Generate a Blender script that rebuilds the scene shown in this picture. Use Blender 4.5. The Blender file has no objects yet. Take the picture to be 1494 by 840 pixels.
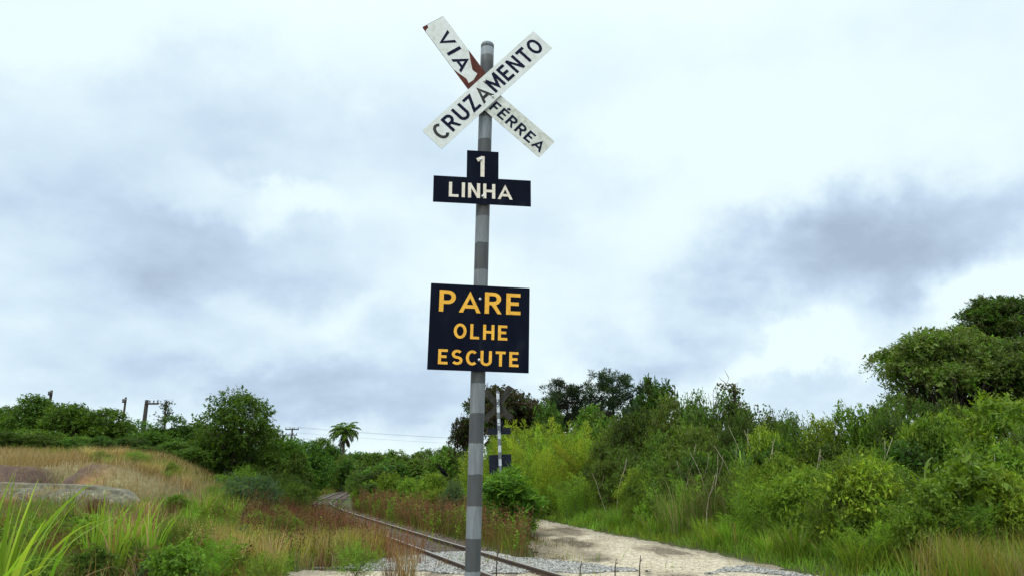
import bpy, math, random
import numpy as np
from mathutils import Vector, Matrix, Euler

# ------------------------------------------------------------------ camera
S = bpy.context.scene
COL = S.collection
FPX, PITCH, CX, CY = 1079.0, math.radians(14.55), 747.0, 420.0
CAM = np.array([0.0, 0.0, 1.6])
FW = np.array([0, math.cos(PITCH), math.sin(PITCH)])
UP = np.array([0, -math.sin(PITCH), math.cos(PITCH)])
cam = bpy.data.objects.new('camera', bpy.data.cameras.new('camera'))
COL.objects.link(cam)
cam.location = CAM
cam.rotation_euler = (math.radians(90) + PITCH, 0, 0)
cam.data.sensor_width = 36.0
cam.data.lens = FPX / 1494 * 36.0
cam.data.clip_start = 0.05
cam.data.clip_end = 6000
S.camera = cam

# ------------------------------------------------------------------ exposure
S.view_settings.view_transform = 'Standard'
S.view_settings.look = 'None'
S.view_settings.exposure = 0.0
S.view_settings.gamma = 1.0
S.view_settings.use_curve_mapping = False
S.cycles.max_bounces = 6
S.cycles.diffuse_bounces = 3
S.cycles.glossy_bounces = 2
S.cycles.transmission_bounces = 3
S.cycles.transparent_max_bounces = 4
S.cycles.use_denoising = True
S.cycles.caustics_reflective = False
S.cycles.caustics_refractive = False

# ------------------------------------------------------------------ sun
SUN_EL, SUN_AZ = math.radians(58), math.radians(222)     # azimuth clockwise from +Y: behind and left of the camera
sd = Vector((math.sin(SUN_AZ) * math.cos(SUN_EL), math.cos(SUN_AZ) * math.cos(SUN_EL), math.sin(SUN_EL)))
sun = bpy.data.objects.new('sun', bpy.data.lights.new('sun', 'SUN'))
COL.objects.link(sun)
sun.data.energy = 1.5
sun.data.angle = math.radians(16)
sun.data.color = (1.0, 0.96, 0.9)
sun.rotation_euler = sd.to_track_quat('Z', 'Y').to_euler()
sun.location = (-20, -30, 60)

# ------------------------------------------------------------------ sky (overcast, in directions of the world)
W = bpy.data.worlds.new('World')
S.world = W
W.use_nodes = True
nt = W.node_tree
nt.nodes.clear()
def N(tree, typ, **kw):
    n = tree.nodes.new(typ)
    for k, v in kw.items():
        setattr(n, k, v)
    return n
def math_(tree, op, a, b=None, c=None, clamp=False):
    n = N(tree, 'ShaderNodeMath', operation=op, use_clamp=clamp)
    for i, v in enumerate((a, b, c)):
        if v is None: continue
        if isinstance(v, (int, float)): n.inputs[i].default_value = v
        else: tree.links.new(v, n.inputs[i])
    return n.outputs[0]
def vmath(tree, op, a, b=None):
    n = N(tree, 'ShaderNodeVectorMath', operation=op)
    for i, v in enumerate((a, b)):
        if v is None: continue
        if isinstance(v, (tuple, list)): n.inputs[i].default_value = v
        else: tree.links.new(v, n.inputs[i])
    return n.outputs['Value'] if op in ('DOT_PRODUCT', 'LENGTH') else n.outputs['Vector']
def ray(px, py):
    d = FW + np.array([1, 0, 0]) * (px - CX) / FPX + UP * (CY - py) / FPX
    return d / np.linalg.norm(d)
tc = N(nt, 'ShaderNodeTexCoord')
D = tc.outputs['Generated']
nz = N(nt, 'ShaderNodeTexNoise'); nz.inputs['Scale'].default_value = 4.5; nz.inputs['Detail'].default_value = 6; nz.inputs['Roughness'].default_value = 0.55
nt.links.new(D, nz.inputs['Vector'])
warp = vmath(nt, 'MULTIPLY', vmath(nt, 'SUBTRACT', nz.outputs['Color'], (0.5, 0.5, 0.5)), (0.26, 0.26, 0.2))
nb = N(nt, 'ShaderNodeTexNoise'); nb.inputs['Scale'].default_value = 15; nb.inputs['Detail'].default_value = 5; nb.inputs['Roughness'].default_value = 0.6
nt.links.new(D, nb.inputs['Vector'])
warp = vmath(nt, 'ADD', warp, vmath(nt, 'MULTIPLY', vmath(nt, 'SUBTRACT', nb.outputs['Color'], (0.5, 0.5, 0.5)), (0.09, 0.09, 0.075)))
DW = vmath(nt, 'ADD', D, warp)
sep = N(nt, 'ShaderNodeSeparateXYZ'); nt.links.new(D, sep.inputs[0])
BLOBS = [(50,185,200,80,.75), (330,130,130,40,.45), (470,240,150,55,.55), (30,360,190,70,.75), (330,375,140,60,1.0),
         (200,500,260,40,.40), (570,570,170,46,1.15), (420,565,110,36,.6), (578,470,60,30,.8), (120,560,220,34,.45),
         (1180,378,115,56,1.25), (1310,335,140,40,.95), (1000,475,100,52,.95), (958,522,52,36,.85), (1285,460,50,50,1.0),
         (1190,580,90,26,.75), (1430,350,70,42,.85), (880,260,90,34,.35), (1330,110,80,50,.3), (700,330,130,40,.3), (1040,410,70,40,.5), (640,190,120,50,.35),
         (1235,475,60,42,-1.0), (1130,545,90,22,-.5), (1430,440,60,40,-.6), (310,285,90,26,-.6), (440,300,60,16,-.5), (500,450,120,22,-.4), (880,560,90,30,-.5), (1110,190,150,60,-.4), (40,20,120,40,-.3)]
acc = None
for (px, py, rx, ry, am) in BLOBS:
    c = ray(px, py)
    sx, sz = rx / FPX, ry / FPX
    q = vmath(nt, 'MULTIPLY', vmath(nt, 'SUBTRACT', DW, tuple(c)), (1 / sx, 1 / (sx * 1.3), 1 / sz))
    e = math_(nt, 'MULTIPLY', math_(nt, 'EXPONENT', math_(nt, 'MULTIPLY', math_(nt, 'POWER', vmath(nt, 'DOT_PRODUCT', q, q), 1.6), -0.42)), am)
    acc = e if acc is None else math_(nt, 'ADD', acc, e)
# cloud texture seen as a layer overhead
den = math_(nt, 'ADD', math_(nt, 'MAXIMUM', sep.outputs[2], 0.0), 0.34)
cmb = N(nt, 'ShaderNodeCombineXYZ')
nt.links.new(math_(nt, 'DIVIDE', sep.outputs[0], den), cmb.inputs[0])
nt.links.new(math_(nt, 'DIVIDE', sep.outputs[1], den), cmb.inputs[1])
n2 = N(nt, 'ShaderNodeTexNoise'); n2.inputs['Scale'].default_value = 1.7; n2.inputs['Detail'].default_value = 7; n2.inputs['Roughness'].default_value = 0.5
nt.links.new(cmb.outputs[0], n2.inputs['Vector'])
n4 = N(nt, 'ShaderNodeTexNoise'); n4.inputs['Scale'].default_value = 5.5; n4.inputs['Detail'].default_value = 6; n4.inputs['Roughness'].default_value = 0.55
nt.links.new(cmb.outputs[0], n4.inputs['Vector'])
cf = math_(nt, 'ADD', math_(nt, 'MULTIPLY', n2.outputs['Fac'], 0.62), math_(nt, 'MULTIPLY', n4.outputs['Fac'], 0.38))
tex = math_(nt, 'MULTIPLY_ADD', cf, 3.6, -0.9)
dk = math_(nt, 'MULTIPLY', acc, tex)
bg_n = math_(nt, 'MULTIPLY', math_(nt, 'SUBTRACT', cf, 0.41), 1.35)
dk = math_(nt, 'ADD', dk, math_(nt, 'MAXIMUM', bg_n, 0.0))
mr = N(nt, 'ShaderNodeMapRange', interpolation_type='LINEAR')
nt.links.new(dk, mr.inputs['Value'])
mr.inputs['From Min'].default_value = 0.0; mr.inputs['From Max'].default_value = 2.8
ramp = N(nt, 'ShaderNodeValToRGB')
cr = ramp.color_ramp
cr.elements[0].position = 0.0; cr.elements[0].color = (8.9 / 12, 10.4 / 12, 10.7 / 12, 1)
cr.elements[1].position = 1.0; cr.elements[1].color = (4.2 / 12, 5.25 / 12, 6.6 / 12, 1)
e = cr.elements.new(0.2); e.color = (7.3 / 12, 8.9 / 12, 10.0 / 12, 1)
e = cr.elements.new(0.5); e.color = (5.7 / 12, 7.15 / 12, 8.8 / 12, 1)
nt.links.new(mr.outputs['Result'], ramp.inputs['Fac'])
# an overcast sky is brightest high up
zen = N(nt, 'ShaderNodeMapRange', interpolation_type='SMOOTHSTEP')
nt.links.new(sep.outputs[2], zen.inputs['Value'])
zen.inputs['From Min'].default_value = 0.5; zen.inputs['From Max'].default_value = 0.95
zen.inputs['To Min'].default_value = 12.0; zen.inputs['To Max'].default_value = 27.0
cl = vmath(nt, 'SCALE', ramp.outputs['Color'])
bk = N(nt, 'ShaderNodeMapRange', interpolation_type='SMOOTHSTEP')      # unseen sky behind the camera, brightened to light surfaces facing it
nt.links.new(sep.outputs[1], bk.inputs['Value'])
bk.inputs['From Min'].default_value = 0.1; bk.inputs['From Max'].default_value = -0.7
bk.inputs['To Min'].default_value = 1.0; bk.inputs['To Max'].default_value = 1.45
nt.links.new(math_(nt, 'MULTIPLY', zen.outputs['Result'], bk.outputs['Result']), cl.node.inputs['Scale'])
sky = N(nt, 'ShaderNodeTexSky', sky_type='NISHITA')
sky.sun_disc = False
sky.sun_elevation = SUN_EL
sky.sun_rotation = SUN_AZ
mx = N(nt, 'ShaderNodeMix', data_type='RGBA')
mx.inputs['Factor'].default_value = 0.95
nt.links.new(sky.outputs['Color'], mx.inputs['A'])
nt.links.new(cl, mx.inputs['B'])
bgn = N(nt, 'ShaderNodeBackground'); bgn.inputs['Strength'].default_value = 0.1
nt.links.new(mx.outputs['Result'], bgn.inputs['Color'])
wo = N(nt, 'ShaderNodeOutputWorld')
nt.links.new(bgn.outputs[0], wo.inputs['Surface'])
W.cycles.sampling_method = 'MANUAL'
W.cycles.sample_map_resolution = 512

# ------------------------------------------------------------------ helpers
R = np.random.default_rng(7)
def proj_at(px, py, Y):
    d = FW + np.array([1, 0, 0]) * (px - CX) / FPX + UP * (CY - py) / FPX
    return CAM + d * Y / d[1]
def sstep(a, b, x):
    t = np.clip((np.asarray(x, float) - a) / (b - a), 0, 1)
    return t * t * (3 - 2 * t)
def n2d(x, y, s=1.0, seed=0):
    """smooth value noise, 0..1"""
    x = np.asarray(x, float) / s + seed * 17.3; y = np.asarray(y, float) / s - seed * 9.7
    xi = np.floor(x); yi = np.floor(y); fx = x - xi; fy = y - yi
    def h(a, b):
        v = np.sin(a * 127.1 + b * 311.7 + seed * 74.7) * 43758.5453
        return v - np.floor(v)
    fx = fx * fx * (3 - 2 * fx); fy = fy * fy * (3 - 2 * fy)
    return (h(xi, yi) * (1 - fx) + h(xi + 1, yi) * fx) * (1 - fy) + (h(xi, yi + 1) * (1 - fx) + h(xi + 1, yi + 1) * fx) * fy
def fbm(x, y, s=1.0, seed=0):
    return 0.55 * n2d(x, y, s, seed) + 0.3 * n2d(x, y, s / 2.1, seed + 1) + 0.15 * n2d(x, y, s / 4.3, seed + 2)

def tag(o, label=None, cat=None, group=None, kind=None):
    if label: o['label'] = label
    if cat: o['category'] = cat
    if group: o['group'] = group
    if kind: o['kind'] = kind
    return o
def empty(name, loc, rz=0.0):
    o = bpy.data.objects.new(name, None)
    COL.objects.link(o)
    o.location = loc
    o.rotation_euler = (0, 0, rz)
    o.empty_display_size = 0.2
    return o
def link(name, me, mats, parent=None):
    o = bpy.data.objects.new(name, me)
    if mats and not me.materials:
        for m in (mats if isinstance(mats, (list, tuple)) else [mats]):
            me.materials.append(m)
    COL.objects.link(o)
    if parent: o.parent = parent
    return o
def np_mesh(name, V, F, tint=None, smooth=False, mat_index=None):
    """V (n,3); F (m,k) equal sized faces; tint (n,3) per vertex"""
    me = bpy.data.meshes.new(name)
    V = np.ascontiguousarray(V, np.float32); F = np.ascontiguousarray(F, np.int32)
    m, k = F.shape
    me.vertices.add(len(V)); me.vertices.foreach_set('co', V.ravel())
    me.loops.add(m * k); me.loops.foreach_set('vertex_index', F.ravel())
    me.polygons.add(m)
    me.polygons.foreach_set('loop_start', np.arange(0, m * k, k, dtype=np.int32))
    me.polygons.foreach_set('loop_total', np.full(m, k, np.int32))
    if mat_index is not None: me.polygons.foreach_set('material_index', np.ascontiguousarray(mat_index, np.int32))
    if smooth: me.polygons.foreach_set('use_smooth', np.ones(m, bool))
    if tint is not None:
        at = me.attributes.new('tint', 'FLOAT_COLOR', 'POINT')
        c = np.ones((len(V), 4), np.float32); c[:, :3] = tint
        at.data.foreach_set('color', c.ravel())
    me.update(calc_edges=True)
    return me
def py_mesh(name, V, F, smooth=False, mi=None):
    me = bpy.data.meshes.new(name)
    me.from_pydata([tuple(v) for v in V], [], F)
    if mi: me.polygons.foreach_set('material_index', mi)
    if smooth: me.polygons.foreach_set('use_smooth', [True] * len(F))
    me.update()
    return me
def norm(a):
    return a / np.maximum(np.linalg.norm(a, axis=-1, keepdims=True), 1e-9)

class Tubes:
    def __init__(s): s.V = []; s.F = []; s.n = 0
    def add(s, pts, rad, k=7, cap=True):
        pts = np.asarray(pts, float); rad = np.broadcast_to(np.asarray(rad, float), (len(pts),))
        t = norm(np.gradient(pts, axis=0))
        ref = np.array([0.31, 0.95, 0.05])
        a = norm(np.cross(t, ref)); b = np.cross(t, a)
        ang = np.linspace(0, 2 * np.pi, k, endpoint=False)
        ring = pts[:, None, :] + rad[:, None, None] * (a[:, None, :] * np.cos(ang)[None, :, None] + b[:, None, :] * np.sin(ang)[None, :, None])
        s.V.append(ring.reshape(-1, 3))
        for i in range(len(pts) - 1):
            for j in range(k):
                j2 = (j + 1) % k
                s.F.append((s.n + i * k + j, s.n + i * k + j2, s.n + (i + 1) * k + j2, s.n + (i + 1) * k + j))
        if cap:
            s.F.append(tuple(s.n + j for j in range(k))[::-1])
            s.F.append(tuple(s.n + (len(pts) - 1) * k + j for j in range(k)))
        s.n += len(pts) * k
    def mesh(s, name): return py_mesh(name, np.concatenate(s.V), s.F, True)

# ------------------------------------------------------------------ materials
def new_mat(name):
    m = bpy.data.materials.new(name)
    m.use_nodes = True
    t = m.node_tree
    return m, t, t.nodes['Principled BSDF'], t.nodes['Material Output']
def noise_mat(name, stops, scale=3.0, detail=8, rough=0.9, bump=0.0, coords='Object', spec=0.2, scale2=None, metal=0.0, stretch=None):
    m, t, b, o = new_mat(name)
    tcn = N(t, 'ShaderNodeTexCoord')
    vec = tcn.outputs[coords]
    if stretch:
        vec = vmath(t, 'MULTIPLY', vec, stretch)
    nn = N(t, 'ShaderNodeTexNoise'); nn.inputs['Scale'].default_value = scale; nn.inputs['Detail'].default_value = detail
    nn.inputs['Roughness'].default_value = 0.62
    t.links.new(vec, nn.inputs['Vector'])
    fac = nn.outputs['Fac']
    if scale2:
        n3 = N(t, 'ShaderNodeTexNoise'); n3.inputs['Scale'].default_value = scale2; n3.inputs['Detail'].default_value = 4
        t.links.new(vec, n3.inputs['Vector'])
        fac = math_(t, 'ADD', math_(t, 'MULTIPLY', fac, 0.5), math_(t, 'MULTIPLY', n3.outputs['Fac'], 0.5))
    rp = N(t, 'ShaderNodeValToRGB')
    r = rp.color_ramp
    r.elements[0].position, r.elements[0].color = stops[0][0], (*stops[0][1], 1)
    r.elements[1].position, r.elements[1].color = stops[-1][0], (*stops[-1][1], 1)
    for p, c in stops[1:-1]:
        e = r.elements.new(p); e.color = (*c, 1)
    t.links.new(fac, rp.inputs['Fac'])
    t.links.new(rp.outputs['Color'], b.inputs['Base Color'])
    b.inputs['Roughness'].default_value = rough
    b.inputs['Specular IOR Level'].default_value = spec
    b.inputs['Metallic'].default_value = metal
    if bump:
        bp = N(t, 'ShaderNodeBump'); bp.inputs['Strength'].default_value = bump; bp.inputs['Distance'].default_value = 0.03
        t.links.new(nn.outputs['Fac'], bp.inputs['Height'])
        t.links.new(bp.outputs[0], b.inputs['Normal'])
    return m
def leaf_mat(name, trans=0.38, rough=0.55, spec=0.15):
    m, t, b, o = new_mat(name)
    at = N(t, 'ShaderNodeAttribute', attribute_name='tint')
    oi = N(t, 'ShaderNodeObjectInfo')
    hs = N(t, 'ShaderNodeHueSaturation')
    t.links.new(at.outputs['Color'], hs.inputs['Color'])
    t.links.new(math_(t, 'MULTIPLY_ADD', oi.outputs['Random'], 0.032, 0.468), hs.inputs['Hue'])
    t.links.new(math_(t, 'MULTIPLY_ADD', math_(t, 'FRACT', math_(t, 'MULTIPLY', oi.outputs['Random'], 7.31)), 0.75, 0.72), hs.inputs['Value'])
    t.links.new(hs.outputs['Color'], b.inputs['Base Color'])
    b.inputs['Roughness'].default_value = rough
    b.inputs['Specular IOR Level'].default_value = spec
    tr = N(t, 'ShaderNodeBsdfTranslucent')
    yl = N(t, 'ShaderNodeMix', data_type='RGBA', blend_type='MULTIPLY')
    yl.inputs['Factor'].default_value = 1.0
    t.links.new(hs.outputs['Color'], yl.inputs['A']); yl.inputs['B'].default_value = (1.5, 1.5, 0.7, 1)
    t.links.new(yl.outputs['Result'], tr.inputs['Color'])
    mxs = N(t, 'ShaderNodeMixShader'); mxs.inputs[0].default_value = trans
    t.links.new(b.outputs[0], mxs.inputs[1]); t.links.new(tr.outputs[0], mxs.inputs[2])
    t.links.new(mxs.outputs[0], o.inputs['Surface'])
    return m
M_LEAF = leaf_mat('leaf')
M_GRASS = leaf_mat('grass_blade', 0.32, 0.65, 0.1)
M_DRY = leaf_mat('dry_stalk', 0.1, 0.8, 0.1)
M_BARK = noise_mat('bark', [(0.3, (0.05, 0.038, 0.028)), (0.7, (0.14, 0.115, 0.09))], 9, bump=0.5)
M_BARKD = noise_mat('dark_bark', [(0.3, (0.025, 0.018, 0.014)), (0.7, (0.07, 0.052, 0.04))], 9, bump=0.5)

# ------------------------------------------------------------------ terrain
_ry = np.array([-30, 0, 8, 13.77, 16.88, 20.24, 25.68, 32.77, 35.89, 48.98, 57, 66.35, 80, 97.67, 130, 200])
_rx = np.array([17, 5.6, 2.45, 0.42, -0.72, -1.95, -3.85, -6.35, -7.5, -11.6, -13.4, -15.1, -17.6, -20.7, -26, -38])
_yy = np.linspace(-30, 200, 921)
_xx = np.interp(_yy, _ry, _rx)
for _ in range(3):
    _xx = np.convolve(np.pad(_xx, 12, 'reflect', reflect_type='odd'), np.ones(25) / 25, 'valid')
GAUGE = 1.06
def track_right(y): return np.interp(y, _yy, _xx)
def track_mid(y): return track_right(y) - GAUGE / 2 * 1.05
_rdy = np.array([-20, 8, 13.6, 16, 18, 21, 25, 28, 31, 33.4, 38, 45, 60, 80])
_rdR = np.array([7.6, 6.3, 5.2, 4.85, 4.45, 3.75, 2.75, 2.1, 1.5, 1.1, -0.4, -2.8, -8.5, -14.5])
_rdL = np.array([-4.5, -4.3, -3.6, 0.28, 0.42, 0.5, 0.35, 0.12, -0.7, -1.5, -3.2, -5.8, -11, -17])
def road_R(y): return np.interp(y, _rdy, _rdR)
def road_L(y): return np.interp(y, _rdy, _rdL)
_by = np.array([-30, 5, 8, 14, 20, 21.4, 22.9, 27, 30, 40, 60, 100, 200])
_bh = np.array([0.3, 0.35, 0.45, 0.6, 1.0, 1.1, 1.95, 2.3, 2.55, 2.7, 2.0, 0.8, 0.5])
def H(x, y):
    x = np.asarray(x, float); y = np.asarray(y, float)
    d = track_mid(y) - x
    yb = y + 1.3 * (fbm(x, y, 3.2, 4) - 0.5) * sstep(-9, -13, x)
    far = sstep(-60, -160, x)
    h = np.interp(yb, _by, _bh) * sstep(1.7, 9.5, d)
    h = h * (1 - 0.5 * far)
    dr = x - road_R(y)
    h = h + 0.28 * sstep(0.2, 2.5, dr) + 0.5 * sstep(3, 18, dr)
    away = np.minimum(sstep(1.2, 2.2, np.abs(d)), np.maximum(sstep(0.1, 1.0, dr), sstep(-0.1, -1.0, x - road_L(y))))
    h = h + 0.16 * (fbm(x, y, 2.3, 2) - 0.5) * away
    # hollow washed into the clay face
    h = h + .5 * (fbm(x, y, .55, 24) - .5) * np.exp(-((y - 22) / 1.1) ** 4) * sstep(-11, -12, x)
    h = h + .18 * np.exp(-(((x + 15.1) / .9) ** 2 + ((y - 22.2) / .8) ** 2)) + .18 * np.exp(-(((x + 12.6) / .5) ** 2 + ((y - 22.3) / .7) ** 2))
    h = h - 1.2 * np.exp(-(((x + 13.4) / 0.45) ** 2 + ((y - 22.9) / 1.0) ** 2))
    return h
def grid_axis(lo, hi, step, near, grow, far):
    a = list(np.arange(near[0], near[1] + 1e-6, step))
    s = step
    while a[-1] < hi:
        s = min(s * grow, far); a.append(a[-1] + s)
    s = step
    while a[0] > lo:
        s = min(s * grow, far); a.insert(0, a[0] - s)
    return np.array(a)
gx = grid_axis(-2500, 2500, 0.22, (-24, 14), 1.12, 250)
gy = grid_axis(-300, 4500, 0.22, (2, 40), 1.1, 300)
GX, GY = np.meshgrid(gx, gy)
GZ = H(GX, GY) - 0.0
V = np.stack([GX, GY, GZ], -1).reshape(-1, 3)
nx, ny = len(gx), len(gy)
ii = (np.arange(ny - 1)[:, None] * nx + np.arange(nx - 1)[None, :]).ravel()
Fq = np.stack([ii, ii + 1, ii + nx + 1, ii + nx], -1)
# what the ground itself is made of, patch by patch: soil, clay, straw, green turf
soil = np.array([0.085, 0.06, 0.038]); clay = np.array([0.27, 0.13, 0.062]); greyclay = np.array([0.095, 0.06, 0.048]); straw = np.array([0.21, 0.17, 0.08]); turf = np.array([0.055, 0.085, 0.022])
gxx, gyy = V[:, 0], V[:, 1]
a1 = fbm(gxx, gyy, 3.0, 11)[:, None]; a2 = fbm(gxx, gyy, 1.1, 12)[:, None]
gc = soil * (1 - a1) + turf * a1
dleft = (track_mid(gyy) - gxx)
mead = (sstep(5.5, 9, dleft) * sstep(20, 23, gyy) * sstep(75, 55, gyy))[:, None]
gc = gc * (1 - mead) + straw * mead * (0.7 + 0.6 * a2)
yb = gyy + 1.3 * (fbm(gxx, gyy, 3.2, 4) - 0.5) * sstep(-9, -13, gxx)
face = (np.exp(-((yb - 22.2) / 1.15) ** 4) * sstep(-11.6, -12.6, gxx))[:, None]
a3 = sstep(.56, .7, fbm(gxx, gyy * .3, 1.3, 17))[:, None]
cc = (clay * a3 + greyclay * (1 - a3)) * (.6 + .8 * a2)
gc = gc * (1 - face) + cc * face
bare = (sstep(0.56, 0.66, fbm(gxx, gyy, 1.7, 21)) * sstep(-7, -9, gxx) * sstep(8, 12, gyy) * sstep(21, 19, gyy))[:, None]
gc = gc * (1 - bare) + np.array([0.24, 0.12, 0.07]) * bare
gr_me = np_mesh('ground', V, Fq, gc, True)
def ground_mat():
    m, t, b, o = new_mat('ground')
    at = N(t, 'ShaderNodeAttribute', attribute_name='tint')
    tcn = N(t, 'ShaderNodeTexCoord')
    nn = N(t, 'ShaderNodeTexNoise'); nn.inputs['Scale'].default_value = 7; nn.inputs['Detail'].default_value = 9; nn.inputs['Roughness'].default_value = 0.7
    t.links.new(tcn.outputs['Object'], nn.inputs['Vector'])
    sc = vmath(t, 'SCALE', at.outputs['Color'])
    t.links.new(math_(t, 'MULTIPLY_ADD', nn.outputs['Fac'], 1.6, 0.2), sc.node.inputs['Scale'])
    t.links.new(sc, b.inputs['Base Color'])
    b.inputs['Roughness'].default_value = 0.95; b.inputs['Specular IOR Level'].default_value = 0.1
    bp = N(t, 'ShaderNodeBump'); bp.inputs['Strength'].default_value = 0.7; bp.inputs['Distance'].default_value = 0.08
    t.links.new(nn.outputs['Fac'], bp.inputs['Height']); t.links.new(bp.outputs[0], b.inputs['Normal'])
    return m
tag(link('ground', gr_me, ground_mat()), kind='structure')

def sheet(name, x0, x1, y0, y1, step, inside, lift, mat, relief=None, tint=None):
    xs = np.arange(x0, x1 + step, step); ys = np.arange(y0, y1 + step, step)
    A, B = np.meshgrid(xs, ys)
    ins = inside(A, B) > 0
    Z = H(A, B) + lift + (relief(A, B) if relief else 0)
    nx = len(xs)
    ok = ins[:-1, :-1] & ins[1:, :-1] & ins[:-1, 1:] & ins[1:, 1:]
    i, j = np.nonzero(ok)
    k = i * nx + j
    F = np.stack([k, k + 1, k + nx + 1, k + nx], -1)
    Vv = np.stack([A, B, Z], -1).reshape(-1, 3)
    used = np.unique(F); remap = np.full(len(Vv), -1); remap[used] = np.arange(len(used))
    return tag(link(name, np_mesh(name, Vv[used], remap[F], None if tint is None else tint(Vv[used][:, 0], Vv[used][:, 1]), True), mat), kind='structure')

def road_mat():
    m, t, b, o = new_mat('dirt_road')
    tcn = N(t, 'ShaderNodeTexCoord')
    P = tcn.outputs['Object']
    n_big = N(t, 'ShaderNodeTexNoise'); n_big.inputs['Scale'].default_value = 0.55; n_big.inputs['Detail'].default_value = 5
    t.links.new(vmath(t, 'MULTIPLY', P, (1.6, 0.55, 1)), n_big.inputs['Vector'])
    n_f = N(t, 'ShaderNodeTexNoise'); n_f.inputs['Scale'].default_value = 9; n_f.inputs['Detail'].default_value = 9; n_f.inputs['Roughness'].default_value = 0.75
    t.links.new(vmath(t, 'MULTIPLY', P, (1.2, 0.6, 1)), n_f.inputs['Vector'])
    r1 = N(t, 'ShaderNodeValToRGB')
    r1.color_ramp.elements[0].position = 0.40; r1.color_ramp.elements[0].color = (0.20, 0.165, 0.12, 1)
    r1.color_ramp.elements[1].position = 0.55; r1.color_ramp.elements[1].color = (0.52, 0.445, 0.335, 1)
    e = r1.color_ramp.elements.new(0.46); e.color = (0.43, 0.36, 0.265, 1)
    t.links.new(n_big.outputs['Fac'], r1.inputs['Fac'])
    r2 = N(t, 'ShaderNodeValToRGB')
    r2.color_ramp.elements[0].position = 0.3; r2.color_ramp.elements[0].color = (0.38, 0.36, 0.34, 1)
    r2.color_ramp.elements[1].position = 0.62; r2.color_ramp.elements[1].color = (1.15, 1.13, 1.1, 1)
    t.links.new(n_f.outputs['Fac'], r2.inputs['Fac'])
    mm = N(t, 'ShaderNodeMix', data_type='RGBA', blend_type='MULTIPLY'); mm.inputs['Factor'].default_value = 1
    t.links.new(r1.outputs['Color'], mm.inputs['A']); t.links.new(r2.outputs['Color'], mm.inputs['B'])
    at = N(t, 'ShaderNodeAttribute', attribute_name='tint')
    m3 = N(t, 'ShaderNodeMix', data_type='RGBA', blend_type='MULTIPLY'); m3.inputs['Factor'].default_value = 1
    t.links.new(mm.outputs['Result'], m3.inputs['A']); t.links.new(at.outputs['Color'], m3.inputs['B'])
    t.links.new(m3.outputs['Result'], b.inputs['Base Color'])
    b.inputs['Roughness'].default_value = 0.95; b.inputs['Specular IOR Level'].default_value = 0.1
    bp = N(t, 'ShaderNodeBump'); bp.inputs['Strength'].default_value = 0.8; bp.inputs['Distance'].default_value = 0.05
    t.links.new(n_f.outputs['Fac'], bp.inputs['Height']); t.links.new(bp.outputs[0], b.inputs['Normal'])
    return m
def in_road(x, y):
    j = 0.55 * (fbm(x, y, 0.9, 31) - 0.5) + 0.5 * (fbm(x, y, 3.5, 32) - 0.5)
    return np.minimum(x - road_L(y) + j, road_R(y) - x + j)
def rut(x, y):
    w = road_R(y) - road_L(y); u = x - road_L(y) + .25 * (fbm(x, y, 2.5, 35) - .5)
    return np.exp(-((u - w * .34) / .24) ** 2) + np.exp(-((u - w * .74) / .24) ** 2)
def road_relief(x, y): return -.010 * np.clip(rut(x, y), 0, 1) + .014 * (fbm(x, y, .7, 36) - .5)
def road_tint(x, y):
    damp = sstep(2.6, .3, x - road_L(y)) * sstep(.42, .58, fbm(x, y * .5, 1.0, 37)) * sstep(14.6, 16, y) * sstep(30, 26, y)
    edge = sstep(.75, .1, np.minimum(x - road_L(y), road_R(y) - x) + .5 * (fbm(x, y, .8, 38) - .5))
    rt = np.clip(rut(x, y), 0, 1) * sstep(.35, .6, fbm(x, y * .4, 1.3, 39))
    k = (1 - .50 * damp) * (1 - .40 * edge) * (1 - .22 * rt)
    c = np.stack([k, k * (1 - .04 * damp), k * (1 - .12 * damp)], -1)
    return c
sheet('dirt_road', -18, 9, -12, 80, 0.12, in_road, 0.022, road_mat(), road_relief, road_tint)
_gby = np.array([-12, 6, 9, 12, 13.8, 14.8, 16.1, 17.5, 18.4])
_gbl = np.array([-1.5, -2.4, -3.2, -3.9, -3.9, -3.2, -2.6, -1.75, -0.9])
def in_gravel(x, y):
    j = 0.9 * (fbm(x, y, 0.7, 41) - 0.5) + 0.6 * (fbm(x, y, 2.5, 42) - 0.5)
    left = x - np.interp(y, _gby, _gbl)
    top = np.interp(x, [-4, -2.6, -0.9, 0.4, 1.4, 2.4, 3.2, 3.9, 4.5, 5.2], [16, 16.2, 18.3, 16.3, 15.2, 14.2, 13.2, 14.4, 15.0, 13.0]) - y
    band = np.maximum(y - np.interp(x, [-4, -2, 0, 2, 4, 6], [14.0, 14.15, 13.9, 13.9, 14.0, 13.0]), 3.2 - y)   # bare sand again this side of the rails
    return np.minimum(np.minimum(left, top), band) + j
M_GRAV = noise_mat('gravel', [(0.3, (0.09, 0.085, 0.08)), (0.5, (0.25, 0.24, 0.22)), (0.72, (0.40, 0.375, 0.335))], 22, 9, 0.95, 1.0, scale2=90)
sheet('gravel_crossing', -4.6, 7, -10, 19, 0.11, in_gravel, 0.040, M_GRAV)
def in_bed(x, y):
    return 1.35 + 0.9 * (fbm(x, y, 0.8, 51) - 0.5) - np.abs(x - track_mid(y))
M_BED = noise_mat('track_bed', [(0.3, (0.03, 0.02, 0.014)), (0.5, (0.075, 0.052, 0.038)), (0.75, (0.16, 0.125, 0.1))], 14, 9, 0.95, 1.0, scale2=50)
sheet('track_bed', -42, 1.5, 15.5, 110, 0.2, in_bed, 0.032, M_BED)

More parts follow.
